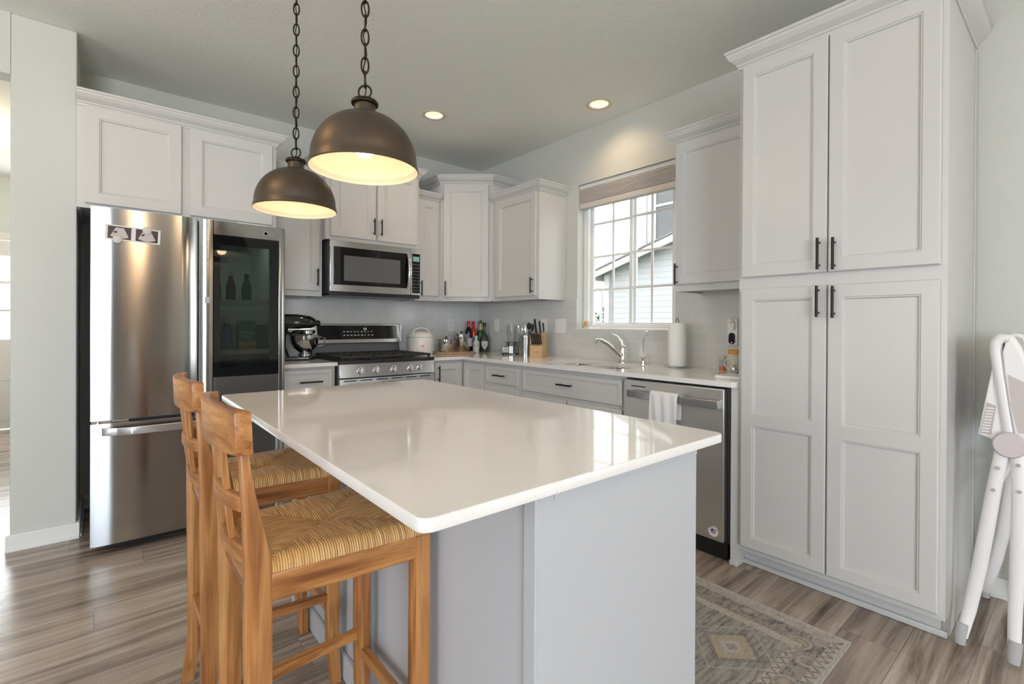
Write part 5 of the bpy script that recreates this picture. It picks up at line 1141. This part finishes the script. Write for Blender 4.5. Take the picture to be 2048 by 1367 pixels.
# ================================================================== STOOLS
def bar_stool(cx, cy, label):
    t = thing('bar_stool', label, 'stool', (cx, cy, FLOOR), 'pine stools at the island')
    Z = lambda z: z+FLOOR
    ST_ = .672                                              # top of the seat rails
    for s_ in (-1, 1):                                      # rear posts, sawn as one piece with a raked back
        y = s_*.139; prof_b = [(-.186, .0), (-.176, .12), (-.190, .30), (-.194, .55), (-.194, .70), (-.197, .80), (-.205, .93)]
        prof_f = [(-.190, .93), (-.182, .86), (-.163, .77), (-.148, .70), (-.146, .55), (-.146, .30), (-.142, .12), (-.152, .0)]
        prof_b[0] = (-.206, .0); prof_f[-1] = (-.172, .0); prof_b[1] = (-.190, .14); prof_f[-2] = (-.150, .16)
        m = MB(); m.prism([(cx+a, Z(b)) for a, b in prof_b+prof_f], cy+y-.014, cy+y+.014, axis=1, bev=.002); m.build('rear_leg', 'pine_z', t, ang=25)
    for s_ in (-1, 1):
        y = s_*.165; P = [(.150, .672), (.150, .30), (.152, .14), (.164, 0), (.192, 0), (.186, .14), (.186, .30), (.186, .672)]
        m = MB(); m.prism([(cx+a, Z(b)) for a, b in P], cy+y-.021, cy+y+.021, axis=1, bev=.002); m.build('front_leg', 'pine_z', t, ang=25)
    def rail(name, xa, ya, xb, yb, z0, z1, th, mat):
        a, b = Vector((xa, ya)), Vector((xb, yb)); d = (b-a).normalized(); n = Vector((-d.y, d.x))*th/2
        m = MB(); m.prism([(cx+p.x, cy+p.y) for p in (a+n, b+n, b-n, a-n)], Z(z0), Z(z1), bev=.002); return m.build(name, mat, t)
    for s_ in (-1, 1):
        rail('seat_rail', -.147, s_*.141, .152, s_*.166, .618, ST_, .024, 'pine_x')
        rail('side_stretcher', -.150, s_*.139, .158, s_*.163, .268, .292, .022, 'pine_x')
    rail('seat_rail', .168, -.146, .168, .146, .618, ST_, .024, 'pine_y'); rail('seat_rail', -.170, -.126, -.170, .126, .618, ST_, .022, 'pine_y')
    rail('front_stretcher', .168, -.146, .168, .146, .216, .242, .022, 'pine_y'); rail('rear_stretcher', -.169, -.126, -.169, .126, .255, .280, .022, 'pine_y')
    # curved back rails: bowed backwards between the posts
    def bowed(name, z0, z1, xc, bow, half, th, mat, dx_top=0):
        n = 14; V = []; F = []
        for i in range(n+1):
            v = -half+2*half*i/n; b_ = bow*(1-(v/half)**2)
            for ddx, zz in ((-th/2, z0), (th/2, z0), (th/2+dx_top, z1), (-th/2+dx_top, z1)): V.append((cx+xc-b_+ddx, cy+v, Z(zz)))
        for i in range(n):
            for k in range(4): l = (k+1) % 4; F.append((i*4+k, i*4+l, (i+1)*4+l, (i+1)*4+k))
        F += [(0, 1, 2, 3), (n*4+3, n*4+2, n*4+1, n*4)]
        b = bmesh.new(); vs = [b.verts.new(q) for q in V]
        for f in F: b.faces.new([vs[i] for i in f])
        bmesh.ops.recalc_face_normals(b, faces=b.faces[:])
        es = [e for e in b.edges if len(e.link_faces) == 2 and e.calc_face_angle(0) > 1]
        bmesh.ops.bevel(b, geom=es, offset=.003, segments=2, affect='EDGES', profile=.5)
        m = MB(); m.merge(b); return m.build(name, mat, t, ang=30)
    bowed('crest_rail', .915, .997, -.199, .024, .172, .030, 'pine_y', -.004)
    bowed('back_rail', .795, .825, -.190, .022, .126, .016, 'pine_y'); bowed('back_rail', .690, .724, -.180, .020, .126, .016, 'pine_y')
    for s_ in (-1, 1):
        for z0, z1, x0_, x1_ in ((.824, .917, -.207, -.217), (.723, .796, -.197, -.207)):
            y = s_*.046; m = MB(); m.prism([(cx+x0_-.006, Z(z0)), (cx+x0_+.006, Z(z0)), (cx+x1_+.006, Z(z1)), (cx+x1_-.006, Z(z1))], cy+y-.011, cy+y+.011, axis=1, bev=.0015); m.build('back_slat', 'pine_z', t)
    # rush seat: trapezoid pillow wrapped over the rails; origin at its own base so the weave follows the seat
    n = 44; m = MB(); V = []; F = []
    so = (cx+.004, cy, Z(.655))
    def half_y(u): return .149+(.184-.149)*u
    for i in range(n+1):
        u = i/n
        for j in range(n+1):
            v = j/n*2-1; X = -.172+.352*u; Yv = v*half_y(u)
            e = min(u, 1-u)*.352; e2 = (1-abs(v))*half_y(u); ed = min(e, e2)
            rnd = .022*(1-min(1, ed/.020)**.5 if ed < .020 else 0)
            dg = abs(abs(u*2-1)-abs(v)); z = .0475-rnd*1.0-.004*math.exp(-(dg/.05)**2)-.010*math.exp(-((u-.5)**2+(v*.5)**2)/.03)
            V.append((cx+X, cy+Yv, Z(.655)+z))
    for i in range(n):
        for j in range(n): a = i*(n+1)+j; F.append((a, a+n+1, a+n+2, a+1))
    ring = [j for j in range(n+1)]+[i*(n+1)+n for i in range(1, n+1)]+[n*(n+1)+j for j in range(n-1, -1, -1)]+[i*(n+1) for i in range(n-1, 0, -1)]
    k0 = len(V)
    for q in ring: p = V[q]; V.append((p[0], p[1], Z(.6725)))
    for a in range(len(ring)): b_ = (a+1) % len(ring); F.append((ring[a], ring[b_], k0+b_, k0+a))
    F.append(tuple(range(k0, k0+len(ring))))
    m._add(V, F); OFF_ = OFF[t.name]
    so_ob = m.build('rush_seat', 'rush', None, loc=so, ang=80); so_ob.parent = t; so_ob.location = Vector(so)-OFF_
    return t
SX_ = -2.546
bar_stool(SX_, -2.856, 'pine bar stool with rush seat, the nearer of two at the island')
bar_stool(SX_, -2.290, 'pine bar stool with rush seat, the farther one by the refrigerator')

# ================================================================== RUG
m = MB(); m.prism(rounded(-1.578, -.858, -3.476, -1.30, .004, (1, 1, 1, 1), 2), FLOOR+.0005, FLOOR+.008)
tag(m.build('rug', 'rug_weave', loc=(-.858, -3.476, FLOOR+.0005)), 'faded grey runner rug with gold medallions on the kitchen floor', 'rug')

# ================================================================== HIGH CHAIR (folded, beside the pantry)
hc = thing('high_chair', 'folded white high chair beside the tall pantry cabinet', 'high chair', (-.45, -3.86, FLOOR))
hx, hy, hz_ = -.53, -3.852, .786
def legp(pts, r, name, x=-.53, n=12, fl=.72):
    m = MB(); m.tube([(x+(p[2] if len(p) > 2 else 0), p[0], p[1]) for p in pts], r, n, flat=fl, up=(0, 1, 0)); return m.build(name, 'chair_plastic', hc, ang=60)
nL = [(-3.736, .075, -.035), (-3.752, .163), (-3.778, .336), (-3.797, .487), (-3.815, .634), (-3.833, .765)]
nR = [(-3.868, .070, -.035), (-3.868, .215), (-3.873, .425), (-3.876, .598), (-3.873, .718), (-3.868, .765)]
legL = legp(nL, [.017, .019, .021, .021, .020, .019], 'leg'); legR = legp(nR, [.017, .019, .020, .020, .019, .019], 'leg')
for lg, (py, pz) in ((legL, (-3.731, .036)), (legR, (-3.867, .036))):
    m = MB(); m.tube([(-.568, py, pz+.012), (-.566, py-.001, pz+.045), (-.560, py-.005, pz+.085)], [.016, .019, .018], 12, flat=.75, up=(0, 1, 0)); m.build('foot_pad', 'rubber_grey', lg)
for lg, (py, pz) in ((legL, (-3.824, .70)), (legL, (-3.812, .62)), (legR, (-3.873, .72)), (legR, (-3.876, .63))):
    m = MB(); m.cyl((-.549, py, pz), (-.541, py, pz), .006, 12); m.build('screw', 'grey_text', lg)
m = MB(); m.tube([(-.555, hy, hz_), (-.548, hy, hz_), (-.510, hy, hz_)], [.040, .045, .045], 32, up=(0, 0, 1)); m.build('hub', 'hub_plastic', hc)
m = MB(); m.tube([(-.10, hy, hz_), (-.06, hy, hz_)], .043, 24, up=(0, 0, 1)); m.build('hub', 'hub_plastic', hc)
for pts in ([(-3.745, .070, .03), (-3.758, .119), (-3.782, .223), (-3.801, .333), (-3.816, .482), (-3.828, .627), (-3.838, .76)], [(-3.875, .065, .03), (-3.872, .215), (-3.876, .425), (-3.878, .598), (-3.872, .765)]):
    lg = legp(pts, .020, 'leg', -.085)
    m = MB(); p = pts[0]; m.tube([(-.050, p[0], FLOOR+.004), (-.052, p[0], FLOOR+.05)], [.016, .018], 12); m.build('foot_pad', 'rubber_grey', lg)
m = MB(); m.cyl((-.52, -3.826, .655), (-.09, -3.826, .655), .012, 12); m.cyl((-.52, -3.874, .60), (-.09, -3.876, .60), .012, 12); m.build('cross_bar', 'chair_plastic', hc)
hoop = [(-3.850, .820), (-3.838, .920), (-3.823, 1.042), (-3.815, 1.112), (-3.817, 1.140), (-3.830, 1.156), (-3.846, 1.154), (-3.862, 1.120), (-3.878, 1.050), (-3.893, .965), (-3.905, .86), (-3.900, .80)]
for x0_, x1_ in ((-.5445, -.513), (-.127, -.119)):
    m = MB(); m.prism([(-3.862, .835), (-3.850, .925), (-3.837, 1.042), (-3.832, 1.105), (-3.838, 1.135), (-3.850, 1.158), (-3.862, 1.140), (-3.880, 1.100), (-3.896, 1.040), (-3.912, .955), (-3.924, .86), (-3.915, .80), (-3.872, .80)], x0_, x1_, axis=0, bev=.004); m.build('side_panel', 'chair_plastic', hc)
    m = MB(); m.prism([(-3.846, 1.03), (-3.895, 1.0), (-3.908, .92), (-3.914, .83), (-3.872, .83), (-3.856, .92)], x0_-.0015 if x0_ < -.3 else x1_, x0_ if x0_ < -.3 else x1_+.0015, axis=0); m.build('side_pad', 'seat_pad', hc)
# seat shell: two hoop sides joined by the padded back
for x in (-.525, -.115):
    m = MB(); m.tube([(x, a, b) for a, b in hoop], .017, 12, flat=1.0, up=(1, 0, 0)); m.build('hoop', 'chair_plastic', hc, ang=60)
V = []; F = []; m = MB()
for a, b in hoop[3:]: V += [(-.515, a, b), (-.125, a, b), (-.515, a-.006, b-.004), (-.125, a-.006, b-.004)]
for i in range(len(hoop)-4): q = 4*i; F += [(q, q+1, q+5, q+4), (q+2, q+6, q+7, q+3), (q, q+4, q+6, q+2), (q+1, q+3, q+7, q+5)]
m._add(V, F); m.build('seat_back', 'seat_pad', hc)
m = MB(); m.prism([(-3.868, .80), (-3.895, .80), (-3.888, .955), (-3.842, 1.0), (-3.836, .93)], -.512, -.13, axis=0, bev=.006); m.build('seat_pad', 'seat_pad', hc)
m = MB(); m.prism([(-3.812, 1.05), (-3.806, 1.055), (-3.770, .808), (-3.815, .792), (-3.846, .822)], -.528, -.14, axis=0, bev=.004); tr = m.build('tray', 'chair_plastic', hc)
m = MB(); m.prism([(-3.793, .925), (-3.817, .915), (-3.805, .812), (-3.776, .812)], -.5295, -.5282, axis=0); wl = m.build('warning_label', 'scan_grey', tr)
m = MB()
for k in range(9):
    z = .905-.0105*k; yl_ = -3.793+(.925-z)*.15; m.box(-.5300, -.5294, yl_-.022, yl_-.002, z-.002, z+.0025)
m.build('label_lines', 'plastic_white', wl)
